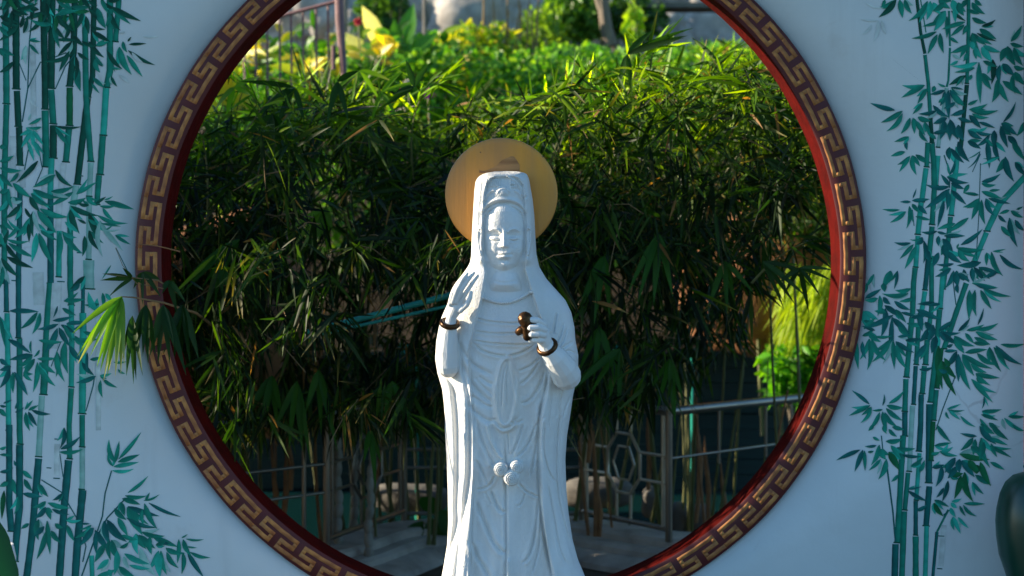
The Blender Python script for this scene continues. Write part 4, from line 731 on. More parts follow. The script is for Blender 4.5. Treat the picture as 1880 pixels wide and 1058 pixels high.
# grey rockery at the top of the slope
rk = [(640, 25, 10.5, .9), (760, 10, 10.8, 1.0), (850, 40, 10.2, .8), (930, 0, 11, 1.1), (1010, 60, 10.4, .7), (1160, 40, 10.8, .9), (1250, 30, 11, 1.0), (1330, 60, 10.5, .8), (1200, 75, 9.8, .35), (560, 40, 10.6, .9), (700, 70, 10.0, .5), (960, 75, 9.9, .45), (1120, 85, 9.7, .3), (480, 20, 11, 1.1), (1420, 20, 11, 1.0)]
rl = ['behind the magenta flowers', 'below the thin pole', 'right of the yellow leaves', 'at the top centre', 'behind the dry stalks', 'right of the tree trunk', 'under the pale ledge', 'at the top right inside the gate', 'low beside the climbing vine', 'behind the mauve iron fence', 'just above the cream leaves', 'at the foot of the dry stalks', 'at the foot of the tree', 'at the far left above the yellow leaves', 'at the far right above the hedge']
for k, (x, y, yy, r) in enumerate(rk): rock('grey_boulder', P(x, y, yy), (r, r * .6, r * .8), M['rock'], 'sunlit grey boulder on the slope ' + rl[k], 'rock', 40 + k, 'grey boulders at the top of the slope', sub=5, amp=.5)
rw = empty('rockery_wall', P(940, 100, 11.6), 'rough grey rockery wall along the very top of the garden', 'rockery')
rms = []
for k in range(5):
    o = rock('rock', (0, 0, -50), (1, .6, .8), M['rock'], 'x', 'x', 90 + k, sub=4, amp=.5); rms.append(o.data); bpy.data.objects.remove(o)
for k in range(46):
    o = link('rock', rms[k % 5], M['rock']); r = random.uniform(.32, .62); p = P(430 + (k % 23) * 46 + random.uniform(-12, 12), -45 + 85 * (k // 23) + random.uniform(-15, 15), 11.6 + random.uniform(-.3, .3))
    o.parent = rw; o.matrix_world = Matrix.Translation(p) @ Matrix.Rotation(random.uniform(0, 6), 4, 'Z') @ Matrix.Rotation(random.uniform(-.6, .6), 4, 'X') @ Matrix.Scale(r, 4)
# teal tubes behind the bamboo
for a, b, r, lb in (((560, 612), (850, 536), .017, 'thick teal painted tube slanting behind the bamboo left of the statue'), ((560, 610 + 10), (850, 556), .009, 'thin teal painted tube just under the thick one left of the statue')):
    m = MB(); m.tube([P(*a, .95), P(*b, .95)], r * .8, 12); tag(m.build('teal_tube', M['teal']), lb, 'tube', 'teal tubes behind the bamboo')
for x, y0, y1, yy, lb in ((765, 640, 990, 2.9, 'upright teal rod behind the railing left of the statue'), (1271, 640, 960, 2.9, 'upright teal rod behind the railing at the right of the gate')):
    m = MB(); m.tube([P(x, y0, yy), P(x, y1, yy)], .010, 8); tag(m.build('teal_rod', M['teal']), lb, 'rod')
# mauve iron fence at the upper left of the garden
fe = empty('iron_fence', P(600, 200, 4.3), 'mauve painted iron garden fence with thin upright bars at the upper left', 'fence')
YF = 4.3; s4 = S(YF)
m = MB(); m.tube([P(621, -60, YF), P(624, 40, YF), P(630, 118, YF), P(634, 212, YF)], [.030, .030, .025, .018], 10); m.build('corner_post', M['rust'], fe)
m = MB(); m.tube([P(612, 84, YF), P(612, 128, YF)], .016, 8); m.build('short_post', M['rust'], fe)
m = MB(); m.tube([P(617, 3, YF), P(526, 27, YF + .1), P(440, 56, YF + .2), P(330, 90, YF + .3)], .013, 8); m.build('fence_rail', M['rust'], fe)
for k, x in enumerate((448, 469, 490, 513, 534, 556, 580, 602)):
    t = (617 - x) / 91; m = MB(); m.tube([P(x, 3 + 24 * t, YF + .1), P(x + 2, 172 + 5 * math.sin(k), YF + .1)], .0085, 6); m.build('fence_bar', M['rust'], fe)
# ------------------------------------------------------------------ foliage
def leaves(base, dirv, L, Wd, droop, c0, c1, roll=None, nst=5, fold=.25, prof=None):
    """vectorised lanceolate leaves -> verts, quads, colours"""
    n = len(base); d = dirv / np.linalg.norm(dirv, axis=1, keepdims=True); rnd = rng.standard_normal((n, 3))
    side = np.cross(d, rnd if roll is None else roll); side /= np.linalg.norm(side, axis=1, keepdims=True) + 1e-9; nor = np.cross(side, d)
    t = np.linspace(0, 1, nst); wp = np.interp(t, [0, .12, .35, .7, 1], [.12, .75, 1, .62, .03] if prof is None else prof)
    V = np.zeros((n, nst, 3, 3)); Cc = np.zeros((n, nst, 3, 3))
    for i in range(nst):
        cen = base + d * (L * t[i])[:, None]; cen[:, 2] -= droop * L * t[i] ** 2
        for j, sg in enumerate((-1, 0, 1)):
            V[:, i, j] = cen + side * (Wd * wp[i] * sg * .5)[:, None] + nor * (Wd * wp[i] * fold * abs(sg) * .5)[:, None]
            k = t[i] ** 4; Cc[:, i, j] = (c0 * (1 - k) + c1 * k) * (1.12 if j == 1 else 1)
    idx = (np.arange(n) * nst * 3)[:, None, None] + (np.arange(nst - 1) * 3)[None, :, None] + np.arange(2)[None, None]
    Fq = np.stack([idx, idx + 1, idx + 4, idx + 3], -1).reshape(-1, 4)
    return V.reshape(-1, 3), Fq, Cc.reshape(-1, 3)
def join(parts):
    v, f, c, o = [], [], [], 0
    for a, b, d in parts: v.append(a); f.append(b + o); c.append(d); o += len(a)
    return np.vstack(v), np.vstack(f), np.vstack(c)
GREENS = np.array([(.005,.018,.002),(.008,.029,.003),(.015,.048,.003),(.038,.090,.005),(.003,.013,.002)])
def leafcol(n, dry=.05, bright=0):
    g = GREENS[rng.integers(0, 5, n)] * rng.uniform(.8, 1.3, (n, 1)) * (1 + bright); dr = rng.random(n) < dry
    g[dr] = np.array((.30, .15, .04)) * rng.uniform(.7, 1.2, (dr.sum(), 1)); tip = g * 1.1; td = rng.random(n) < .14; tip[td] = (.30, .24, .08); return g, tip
def fans(nodes, out, nl=(4, 8), L=(.12, .24), Wd=(.013, .024), dry=.05, hang=.65, bright=0):
    """clusters of hanging leaves: nodes (n,3) and outward direction (n,3)"""
    k = rng.integers(nl[0], nl[1], len(nodes)); B = np.repeat(nodes, k, 0); O = np.repeat(out, k, 0); n = len(B)
    O = O / (np.linalg.norm(O, axis=1, keepdims=True) + 1e-9)
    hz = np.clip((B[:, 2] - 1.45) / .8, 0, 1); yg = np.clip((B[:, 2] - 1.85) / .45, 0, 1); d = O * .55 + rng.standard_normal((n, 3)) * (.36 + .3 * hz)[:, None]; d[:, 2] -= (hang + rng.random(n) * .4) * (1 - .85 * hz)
    c0, c1 = leafcol(n, dry, bright); sun_tint = (yg ** 2) * rng.random(n); yc = np.stack([1 + 10.5 * sun_tint, 1 + 6.2 * sun_tint, 1 + .5 * sun_tint], -1); gm = c0[:, 0:1] < c0[:, 1:2]; c0 = np.where(gm, c0 * yc, c0); c1 = np.where(gm & (c1[:, 0:1] < c1[:, 1:2]), c1 * yc, c1); sz = rng.random(n)  # sunlight on the tops put into leaf colour: yellower and brighter with height
    return leaves(B + rng.standard_normal((n, 3)) * .012, d, L[0] + (L[1] - L[0]) * sz, Wd[0] + (Wd[1] - Wd[0]) * sz * rng.uniform(.7, 1, n), rng.uniform(.0, .22, n), c0, c1)
def foliage(name, parts, parent=None, mt='leaf', kind='stuff'):
    v, f, c = join(parts); o = link(name, npmesh(name, v, f, colors=c), M[mt], parent)
    if kind: o['kind'] = kind
    return o
def toppy(px):      # silhouette of the bamboo mass (image height of its top, at mid depth)
    return np.interp(px, [250, 350, 420, 520, 620, 700, 760, 830, 900, 1000, 1080, 1180, 1260, 1330, 1430, 1530, 1650], [330, 285, 245, 215, 220, 240, 235, 255, 245, 225, 200, 170, 195, 160, 190, 250, 330])
def botpy(px):
    return np.interp(px, [250, 350, 450, 560, 700, 800, 940, 1050, 1150, 1250, 1330, 1400, 1450, 1550, 1650], [720, 760, 830, 800, 800, 800, 760, 790, 780, 720, 680, 520, 380, 330, 380])
def culm(m, base, top, r=.014, nodes=10, wob=.05):
    b, t = Vector(base), Vector(top); pts = []; rad = []; ax = Vector((random.uniform(-1, 1), random.uniform(-1, 1), 0)) * wob
    for i in range(nodes * 3 + 1):
        q = i / (nodes * 3); pts.append(b.lerp(t, q) + ax * math.sin(q * math.pi)); rad.append(r * (1 - .55 * q) * (1.22 if i % 3 == 0 else 1))
    m.tube(pts, rad, 7)
CL = [(-2.35, 'far left, mostly hidden by the plaster wall'), (-1.45, 'at the left edge of the round opening'), (-.85, 'left of the statue under the iron fence'), (-.25, 'directly left of the gold disc'), (.40, 'right of the gold disc'), (1.0, 'right of the statue over the broken railing panel'), (1.65, 'at the right edge of the round opening')]
clumps = []
for i, (x, lb) in enumerate(CL):
    e = empty('bamboo_clump', (x, 1.9, 0), 'dense dark green bamboo clump ' + lb, 'bamboo', 'bamboo clumps behind the moon gate'); clumps.append(e)
    for k in range(6):
        m = MB(); bx = x + random.uniform(-.3, .3); by = 2.15 + random.uniform(-.1, .35)
        tx = bx + random.uniform(-.25, .25); culm(m, (bx, by + (.5 if abs(x) < 1.3 else 0), -.05), (tx, by + random.uniform(-.5, .1), 1.95), random.uniform(.008, .014)); m.build('culm', M['culm'], e)
NFAN = 12500; px = rng.uniform(270, 1640, NFAN); yv = .32 + 2.5 * rng.random(NFAN) ** .9
tp, bt = toppy(px) + 26 * np.sin(px * .031 + yv * 2.2) * np.sin(px * .0113 + 1) - 14 * np.sin(px * .09 + yv * 5), botpy(px); py = tp + (bt - tp) * rng.random(NFAN) ** 1.15
sc_ = (yv - CAMY) / F; nodes = np.stack([(px - 940) * sc_, yv, EYE - (py - 485) * sc_], -1)
nodes[:, 2] += .10
front = (yv < 1.0); keepm = ~(front & (rng.random(NFAN) < .45)); clus = np.array([noise.noise(Vector((a * 2.6, b * 2.6 + 7, c * 2.0))) + .5 * noise.noise(Vector((a * 6, b * 6, c * 5))) for a, b, c in nodes]); keepm &= clus > .03; pyn = 485 + (EYE - nodes[:, 2]) / ((yv - CAMY) / F); keepm &= ~((yv < .95) & (px > 640) & (px < 850) & (pyn > 440) & (pyn < 592))
nodes = nodes[keepm]; yv = yv[keepm]
out = rng.standard_normal((len(nodes), 3)) * .7; out[:, 1] -= .6
q_ = 430; nx_ = np.stack([rng.uniform(-1.15, .15, q_), rng.uniform(.14, .34, q_), rng.uniform(.95, 1.66, q_)], -1); cl2 = np.array([noise.noise(Vector((a * 3, b * 3, c * 3))) for a, b, c in nx_]); nx_ = nx_[(cl2 > -.12) & ~((nx_[:, 2] > 1.32) & (nx_[:, 2] < 1.52) & (nx_[:, 0] > -.62))]; q_ = len(nx_); nodes = np.vstack([nodes, nx_]); out = np.vstack([out, rng.standard_normal((q_, 3)) * (1, .2, 1)])
# extra mass outside the opening (seen from the side and shading the middle)
ne = 1500; ex2 = np.stack([rng.uniform(-3.3, -1.5, ne), rng.uniform(.35, 2.6, ne), rng.uniform(.5, 2.0, ne)], -1)
nodes = np.vstack([nodes, ex2]); out = np.vstack([out, rng.standard_normal((ne, 3))])
e2 = empty('shade_shrub', (-3.7, 2.0, 0), 'unseen shrub added behind the left end of the plaster wall to shade the bamboo', 'shrub'); nq = 3800  # out of view, added and sized to keep low sun off the bamboo
bq = np.stack([rng.uniform(-4.7, -2.7, nq), rng.uniform(.65, 3.1, nq), rng.uniform(.4, 3.25, nq)], -1); bq[:, 2] = np.minimum(bq[:, 2], 3.05 - .3 * np.abs(bq[:, 0] + 3.5) ** 2)
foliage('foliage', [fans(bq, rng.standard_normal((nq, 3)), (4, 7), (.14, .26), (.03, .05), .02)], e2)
for k in range(5): m = MB(); m.tube([(-3.7 + k * .12, 2 + k * .2, -.05), (-3.9 + k * .3, 1.5 + k * .4, 1.5), (-4.1 + k * .35, 1.2 + k * .6, 2.7)], [.05, .035, .01], 7); m.build('stem', M['bark'], e2)
own = np.argmin(np.abs(nodes[:, 0][:, None] - np.array([c[0] for c in CL])[None] + rng.standard_normal((len(nodes), 1)) * .12), 1)
for i, e in enumerate(clumps):
    q = own == i; a = nodes[q]; h = q.sum() // 2; z = a[:, 2]
    small = rng.random(q.sum()) < .6
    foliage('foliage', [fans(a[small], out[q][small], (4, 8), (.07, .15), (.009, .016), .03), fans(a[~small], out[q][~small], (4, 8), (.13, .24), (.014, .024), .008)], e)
    # twigs
    tv = MB()
    for j in range(70):
        b = Vector(a[random.randrange(len(a))]); t = b + Vector((random.uniform(-.25, .25), random.uniform(-.15, .1), random.uniform(-.22, .12)))
        tv.tube([b, b.lerp(t, .5) + Vector((0, 0, .02)), t], [.0026, .002, .0012], 4, cap=False)
    o = tv.build('twigs', M['twig'], e); o['kind'] = 'stuff'
# arching canes that rise out of the mass and break its top edge
for (x0, y0, x1, y1, x2, y2, yy) in ((520, 330, 500, 190, 430, 150, 1.3), (600, 320, 640, 170, 700, 140, 1.6), (760, 330, 740, 190, 800, 150, 1.2), (690, 300, 640, 180, 560, 150, 1.9), (900, 260, 960, 180, 1040, 165, 1.5), (1010, 300, 1060, 150, 1110, 150, 1.1), (1120, 320, 1150, 140, 1190, 95, .9),
        (1280, 300, 1320, 150, 1400, 130, 1.3), (1180, 300, 1230, 160, 1300, 120, 1.7), (1330, 320, 1420, 190, 1480, 200, .8), (1400, 420, 1470, 320, 1520, 330, .7), (380, 420, 390, 250, 350, 215, .9), (450, 400, 420, 230, 370, 215, 1.2), (1380, 520, 1440, 450, 1500, 440, .6)):
    A, B_, C_ = P(x0, y0, yy), P(x1, y1, yy - .05), P(x2, y2, yy - .1); pts = [A * (1 - t) ** 2 + B_ * 2 * t * (1 - t) + C_ * t * t for t in [i / 8 for i in range(9)]]
    e = clumps[int(np.argmin([abs(A.x - c[0]) for c in CL]))]; m = MB(); m.tube(pts, [.006 - .0006 * i for i in range(9)], 6); m.build('cane', M['culm'], e)
    nn_ = np.array([list(pts[i]) for i in (3, 4, 5, 6, 7, 8, 8)]); dr_ = np.array([list(pts[min(i + 1, 8)] - pts[i - 1]) for i in (3, 4, 5, 6, 7, 8, 8)]); dr_ /= np.linalg.norm(dr_, axis=1, keepdims=True)
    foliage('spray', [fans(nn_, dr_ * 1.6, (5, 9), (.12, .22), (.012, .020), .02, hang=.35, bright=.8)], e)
# hero fans: node pixel, depth, tips
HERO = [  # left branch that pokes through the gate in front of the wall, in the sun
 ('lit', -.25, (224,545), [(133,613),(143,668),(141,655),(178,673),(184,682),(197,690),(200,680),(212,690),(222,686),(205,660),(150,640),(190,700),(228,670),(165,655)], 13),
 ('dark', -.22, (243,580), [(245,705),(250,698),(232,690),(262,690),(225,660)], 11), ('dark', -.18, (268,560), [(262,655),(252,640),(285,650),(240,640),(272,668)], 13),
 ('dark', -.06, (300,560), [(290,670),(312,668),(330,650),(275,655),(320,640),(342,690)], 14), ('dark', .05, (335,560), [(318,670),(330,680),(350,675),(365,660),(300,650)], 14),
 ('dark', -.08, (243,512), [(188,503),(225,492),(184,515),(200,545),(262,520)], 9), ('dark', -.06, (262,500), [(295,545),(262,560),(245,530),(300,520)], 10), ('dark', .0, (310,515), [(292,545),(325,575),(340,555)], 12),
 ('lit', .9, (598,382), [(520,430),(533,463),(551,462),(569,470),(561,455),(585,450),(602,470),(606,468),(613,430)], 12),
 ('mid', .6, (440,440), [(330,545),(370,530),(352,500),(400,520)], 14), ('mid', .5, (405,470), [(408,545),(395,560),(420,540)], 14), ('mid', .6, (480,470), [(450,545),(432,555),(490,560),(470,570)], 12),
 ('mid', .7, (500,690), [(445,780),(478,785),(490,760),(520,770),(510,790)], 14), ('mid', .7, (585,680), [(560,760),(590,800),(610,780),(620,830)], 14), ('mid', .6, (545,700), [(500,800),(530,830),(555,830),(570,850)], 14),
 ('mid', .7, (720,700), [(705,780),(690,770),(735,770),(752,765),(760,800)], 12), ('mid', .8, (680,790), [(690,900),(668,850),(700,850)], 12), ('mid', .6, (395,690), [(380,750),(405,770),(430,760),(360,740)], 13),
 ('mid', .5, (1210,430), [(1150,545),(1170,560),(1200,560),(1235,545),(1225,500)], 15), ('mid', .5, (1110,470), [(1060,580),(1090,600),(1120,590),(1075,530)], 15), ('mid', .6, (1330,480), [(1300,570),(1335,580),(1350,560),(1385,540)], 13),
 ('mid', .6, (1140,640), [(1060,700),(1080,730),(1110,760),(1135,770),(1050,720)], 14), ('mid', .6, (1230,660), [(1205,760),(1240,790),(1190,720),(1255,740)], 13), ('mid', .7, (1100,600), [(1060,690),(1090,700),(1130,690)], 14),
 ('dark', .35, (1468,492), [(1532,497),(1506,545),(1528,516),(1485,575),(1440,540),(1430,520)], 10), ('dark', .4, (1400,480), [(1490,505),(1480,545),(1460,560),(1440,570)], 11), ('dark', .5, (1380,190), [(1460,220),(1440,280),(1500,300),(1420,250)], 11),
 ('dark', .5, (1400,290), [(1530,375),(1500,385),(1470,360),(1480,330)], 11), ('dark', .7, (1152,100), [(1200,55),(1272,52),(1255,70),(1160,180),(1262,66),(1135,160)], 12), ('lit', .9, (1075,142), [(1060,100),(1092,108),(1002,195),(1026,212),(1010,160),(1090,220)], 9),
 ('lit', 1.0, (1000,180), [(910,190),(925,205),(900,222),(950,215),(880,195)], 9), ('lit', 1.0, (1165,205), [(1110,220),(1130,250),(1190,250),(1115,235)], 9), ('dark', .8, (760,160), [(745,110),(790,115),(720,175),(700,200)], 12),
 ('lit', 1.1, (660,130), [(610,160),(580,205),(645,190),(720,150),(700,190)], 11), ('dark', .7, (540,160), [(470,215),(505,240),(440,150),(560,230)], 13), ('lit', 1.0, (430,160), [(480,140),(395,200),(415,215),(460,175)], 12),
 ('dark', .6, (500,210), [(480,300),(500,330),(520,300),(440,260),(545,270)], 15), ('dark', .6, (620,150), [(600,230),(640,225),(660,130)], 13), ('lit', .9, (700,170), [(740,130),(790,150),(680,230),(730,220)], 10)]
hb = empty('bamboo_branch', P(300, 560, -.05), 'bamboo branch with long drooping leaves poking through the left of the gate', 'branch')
hl = MB(); meshes_l = []
def herofan(item, parent):
    kind, y, nd, tips, wd = item; b = P(*nd, y)
    for t in tips:
        e = P(t[0], t[1], y + random.uniform(-.10, .05)); d = e - b; L = d.length; s = S(y)
        n0 = np.array([[b.x, b.y, b.z]]); bend = random.uniform(.08, .22)
        dv = np.array([[d.x, d.y, d.z + bend * L]])
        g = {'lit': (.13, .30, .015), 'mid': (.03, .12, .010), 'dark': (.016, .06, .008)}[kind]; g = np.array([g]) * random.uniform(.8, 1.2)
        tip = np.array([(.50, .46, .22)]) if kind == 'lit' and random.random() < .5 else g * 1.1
        roll = np.array([[random.uniform(-.4, .4), -1, random.uniform(-.4, .4)]])
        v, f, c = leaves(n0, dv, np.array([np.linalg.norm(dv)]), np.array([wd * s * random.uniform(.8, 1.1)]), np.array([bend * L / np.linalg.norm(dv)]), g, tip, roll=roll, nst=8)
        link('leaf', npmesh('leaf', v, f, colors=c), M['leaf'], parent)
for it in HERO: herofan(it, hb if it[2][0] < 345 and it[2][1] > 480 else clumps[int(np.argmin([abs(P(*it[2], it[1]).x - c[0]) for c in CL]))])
m = MB(); m.tube([P(420,620,.5), P(360,575,.2), P(300,556,-.08), P(243,546,-.20), P(222,545,-.25)], [.006,.005,.004,.003,.002], 6); m.build('stem', M['twig'], hb)
m = MB(); m.tube([P(330,540,.1), P(290,515,-.04), P(245,510,-.08), P(190,503,-.1)], [.004,.003,.002,.0012], 6); m.build('stem', M['twig'], hb)
m = MB(); m.tube([P(300,530,-.02), P(250,520,-.08), P(225,487,-.09), P(212,455,-.09)], [.002,.0015,.0012,.0008], 5); m.build('stem', M['twig'], hb)
m = MB(); m.tube([P(330,462,.0), P(290,452,-.06), P(252,448,-.06)], [.003,.002,.0012], 5); m.build('stem', M['sheath'], hb)
# buddha-belly culms and dry sheaths by the railing
bc = empty('buddha_belly_bamboo', P(645, 1010, 2.25), 'three pale swollen bamboo culms beside the left railing post', 'bamboo')
for (x, y0, y1, yy, r) in ((621, 800, 1025, 1.9, .027), (650, 820, 1020, 2.45, .026), (675, 800, 1030, 1.8, .024)):
    m = MB(); a, b = P(x, y1, yy), P(x + (10 if x == 675 else 0) + random.uniform(-3, 3), y0, yy); n = 9; pts = []; rad = []
    for i in range(n * 5 + 1):
        t = i / (n * 5); ph = (i % 5) / 5; pts.append(a.lerp(b, t) + Vector((.004 * math.sin(t * 17), 0, 0))); rad.append(r * (.72 + .34 * math.sin(math.pi * ph) ** .8) * (1 - .35 * t))
    m.tube(pts, rad, 14); m.build('swollen_culm', M['belly'], bc)
for k, (x, y0, y1, yy, c_) in enumerate(((505, 850, 945, 2.0, 'L'), (520, 830, 960, 2.0, 'L'), (534, 780, 900, 1.9, 'L'), (1093, 790, 985, 2.2, 'R'), (1080, 740, 850, 2.1, 'R'), (1100, 880, 985, 2.2, 'R'), (1278, 800, 960, 2.6, 'R2'), (1285, 760, 900, 2.6, 'R2'), (1190, 760, 900, 2.5, 'R'), (1300, 800, 960, 2.7, 'R2'), (1330, 850, 980, 2.7, 'R2'))):
    m = MB(); a, b = P(x, y1, yy), P(x + random.uniform(-8, 8), y0, yy); m.tube([a, a.lerp(b, .4) + Vector((.01, 0, 0)), a.lerp(b, .75), b], [.011, .016, .010, .003], 7)
    m.build('dry_sheath', M['sheath'], clumps[2 if c_ == 'L' else 5 if c_ == 'R' else 6])
for k in range(26):
    x = random.choice([random.uniform(420, 800), random.uniform(1060, 1420)]); yy = random.uniform(2.0, 3.0); m = MB(); m2 = P(x, 1000, yy)
    culm(m, m2, P(x + random.uniform(-40, 40), random.uniform(620, 720), yy - .1), random.uniform(.006, .012), 7, .03); m.build('culm', M['sheath'] if k % 3 == 0 else M['culm'], clumps[int(np.argmin([abs(m2.x - c[0]) for c in CL]))])
# broad-leaf plants: generic
def broadplant(name, base, spots, cols, label, cat, group=None, stemcol='culm'):
    """spots: list of (dx,dz,dy,length,width,angle,droop) leaves starting at base + offset"""
    e = empty(name, base, label, cat, group)
    for (dx, dy, dz, L, wd, dvec, dr) in spots:
        b = np.array([[base.x + dx, base.y + dy, base.z + dz]]); g = np.array([random.choice(cols)]) * random.uniform(.85, 1.15)
        roll = np.array([[random.uniform(-.3, .3), -1, random.uniform(.0, .9)]])
        v, f, c = leaves(b, np.array([dvec], float), np.array([L]), np.array([wd]), np.array([dr]), g, g * 1.15, roll=roll, nst=7, prof=[.1, .6, 1, .8, .03])
        link('leaf', npmesh('leaf', v, f, colors=c), M['leaf2'], e)
        mm = MB(); mm.tube([base, Vector(b[0])], [.006, .003], 5); mm.build('stem', M[stemcol], e)
    return e
def tuft(n, spread, h, L, wd):
    return [(random.uniform(-spread, spread), random.uniform(-spread, spread) * .6, random.uniform(.1, 1) * h, L * random.uniform(.7, 1.2), wd * random.uniform(.7, 1.2), (random.uniform(-1, 1), random.uniform(-.8, .3), random.uniform(.1, 1.2)), random.uniform(.1, .6)) for _ in range(n)]
YG = [(.62, .56, .03), (.55, .42, .03), (.30, .42, .03)]; GG = [(.07, .24, .02), (.10, .30, .02), (.05, .16, .02)]
broadplant('taro_plant', P(800, 985, 2.35), [(-.03, 0, .10, .27, .13, (.25, -.2, -.9), .1), (.02, 0, .14, .24, .12, (.6, -.2, -.7), .1), (-.07, 0, .08, .2, .1, (-.5, -.3, -.7), .1), (0, 0, .12, .2, .1, (-.3, -.2, .7), .4)], [(.02, .10, .015)], 'dark broad-leaved plant beside the left hip of the statue', 'plant')
# far planting
def bush(name, cx_, cy_, w_, h_, yy, dy, n, L, wd, cols, label, cat, group=None, upward=.3, dens=None):
    pxx = cx_ + w_ * (rng.random(n) - .5) * 2; pyy = cy_ + h_ * (rng.random(n) - .5) * 2
    q = ((pxx - cx_) / w_) ** 2 + ((pyy - cy_) / h_) ** 2 < 1 + .25 * np.sin(pxx * .13) * np.sin(pyy * .11) if dens is None else np.ones(n, bool); pxx, pyy = pxx[q], pyy[q]; n = q.sum(); yv = yy + dy * (rng.random(n) - .5)
    s = (yv - CAMY) / F; b = np.stack([(pxx - 940) * s, yv, EYE - (pyy - 485) * s], -1); g = np.array(cols)[rng.integers(0, len(cols), n)] * rng.uniform(.7, 1.3, (n, 1))
    d = rng.standard_normal((n, 3)); d[:, 2] += upward
    v, f, c = leaves(b, d, L * rng.uniform(.6, 1.3, n), wd * rng.uniform(.6, 1.3, n), rng.uniform(0, .5, n), g, g * 1.1, nst=4, prof=[.1, .7, 1, .75, .05])
    base = Vector(b.mean(0)); base.z = float(hillz(np.array([base.x]), np.array([yy]))[0]) if yy > 5.3 else 0
    e = empty(name, base, label, cat, group); o = link('foliage', npmesh('foliage', v, f, colors=c), M['leaf2'], e); o['kind'] = 'stuff'
    mm = MB()
    for k in range(3):
        t = Vector(b[rng.integers(0, n)]); mm.tube([base + Vector((.05 * k, 0, 0)), (base + t) / 2 + Vector((.05, 0, .05)), t], [.02, .013, .005], 5)
    mm.build('stem', M['bark'], e); return e
HG = [(.08, .26, .015), (.13, .34, .02), (.05, .17, .015), (.20, .38, .03)]
for k, (x, w_, lb) in enumerate(((560, 210, 'behind the mauve iron fence'), (820, 200, 'behind the magenta flowers'), (1060, 200, 'below the dry stalks'), (1290, 210, 'at the right, below the pale ledge'))):
    bush('clipped_hedge', x, 175, w_, 92, 6.6, 1.6, 5200, .07, .045, HG, 'bright green sunlit hedge of small round leaves ' + lb, 'hedge', 'hedge across the garden', .2, dens=1 if False else None)
bush('clipped_hedge', 940, 330, 640, 150, 6.0, .8, 9000, .08, .05, HG, 'lower hedge bank seen in glints through the dark bamboo', 'hedge', 'hedge across the garden', .2)
LB = [(.12, .34, .02), (.20, .44, .03), (.08, .22, .02)]
e = empty('bamboo_clump', P(1430, 500, 4.4), 'bright sunlit bamboo clump behind the upper right rim of the gate', 'bamboo')
n = 1500; pxx = rng.uniform(1290, 1680, n); pyy = rng.uniform(75, 430, n); q = (pyy > np.interp(pxx, [1290, 1350, 1450, 1600], [110, 80, 90, 200])) & ((pxx > 1380) | (pyy < 240)); s = S(4.0); yv = rng.uniform(3.5, 4.6, n)
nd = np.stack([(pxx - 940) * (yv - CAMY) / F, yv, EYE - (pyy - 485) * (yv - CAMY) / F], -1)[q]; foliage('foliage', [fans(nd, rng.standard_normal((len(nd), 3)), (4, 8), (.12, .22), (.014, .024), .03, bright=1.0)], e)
for k in range(6): m = MB(); b = P(1400 + k * 35, 800, 4.2); culm(m, b, P(1380 + k * 40, 180, 4.2), .014, 12); m.build('culm', M['culm'], e)
e = empty('weeping_shrub', P(1500, 700, 3.9), 'yellow green shrub with drooping strap leaves right of the orange rock', 'shrub'); n = 260
pxx = rng.uniform(1450, 1640, n); pyy = rng.uniform(480, 570, n); yv = rng.uniform(3.5, 4.1, n); nd = np.stack([(pxx - 940) * (yv - CAMY) / F, yv, EYE - (pyy - 485) * (yv - CAMY) / F], -1)
B = np.repeat(nd, 5, 0); nn = len(B); d = rng.standard_normal((nn, 3)) * .2; d[:, 0] -= .5; d[:, 2] -= 1.0; g = np.array([(.35, .48, .03)]) * rng.uniform(.6, 1.2, (nn, 1))
foliage('foliage', [leaves(B, d, rng.uniform(.15, .35, nn), rng.uniform(.012, .022, nn), rng.uniform(.1, .4, nn), g, g)], e)
m = MB(); m.tube([P(1520, 760, 3.9), P(1540, 500, 3.9)], [.03, .015], 8); m.build('stem', M['bark'], e)
bush('leafy_bush', 1462, 672, 62, 38, 3.7, .5, 700, .09, .055, [(.10, .34, .015), (.16, .42, .02), (.06, .2, .02)], 'bright green round-leaved bush above the right handrail', 'shrub', None, .3)
bush('leafy_bush', 1445, 722, 35, 14, 3.6, .3, 150, .09, .05, [(.10, .34, .015), (.06, .2, .02)], 'small low tuft of green leaves touching the right handrail', 'shrub', None, .4)
bush('yellow_croton', 880, 95, 95, 48, 7.6, .8, 1500, .10, .05, [(.45, .45, .03), (.20, .34, .02), (.10, .22, .02)], 'yellow green bush right of the grey rocks', 'shrub', 'yellow shrubs on the slope', .5)
bush('leafy_bush', 1050, 30, 60, 45, 8.6, .8, 1100, .12, .06, [(.05, .15, .02), (.08, .2, .02)], 'dark green bush left of the slender tree trunk', 'shrub')
bush('leafy_bush', 1150, 35, 70, 35, 8.8, .8, 1100, .12, .06, [(.03, .09, .02), (.05, .13, .02)], 'dark shaded bush behind the slender tree trunk', 'shrub')
bush('leafy_bush', 700, 20, 45, 50, 8.9, .8, 700, .12, .06, [(.03, .09, .02), (.06, .15, .02)], 'dark bush above the red flower', 'shrub')
bush('leafy_bush', 1000, 55, 40, 40, 8.0, .8, 500, .12, .05, [(.20, .34, .02), (.10, .2, .02)], 'light green loose bush among the dry stalks', 'shrub')
bush('climbing_vine', 1162, 42, 16, 36, 7.6, .2, 90, .10, .08, [(.28, .42, .02), (.20, .36, .02)], 'pale green vine with round leaves right of the tree trunk', 'vine', None, .0)
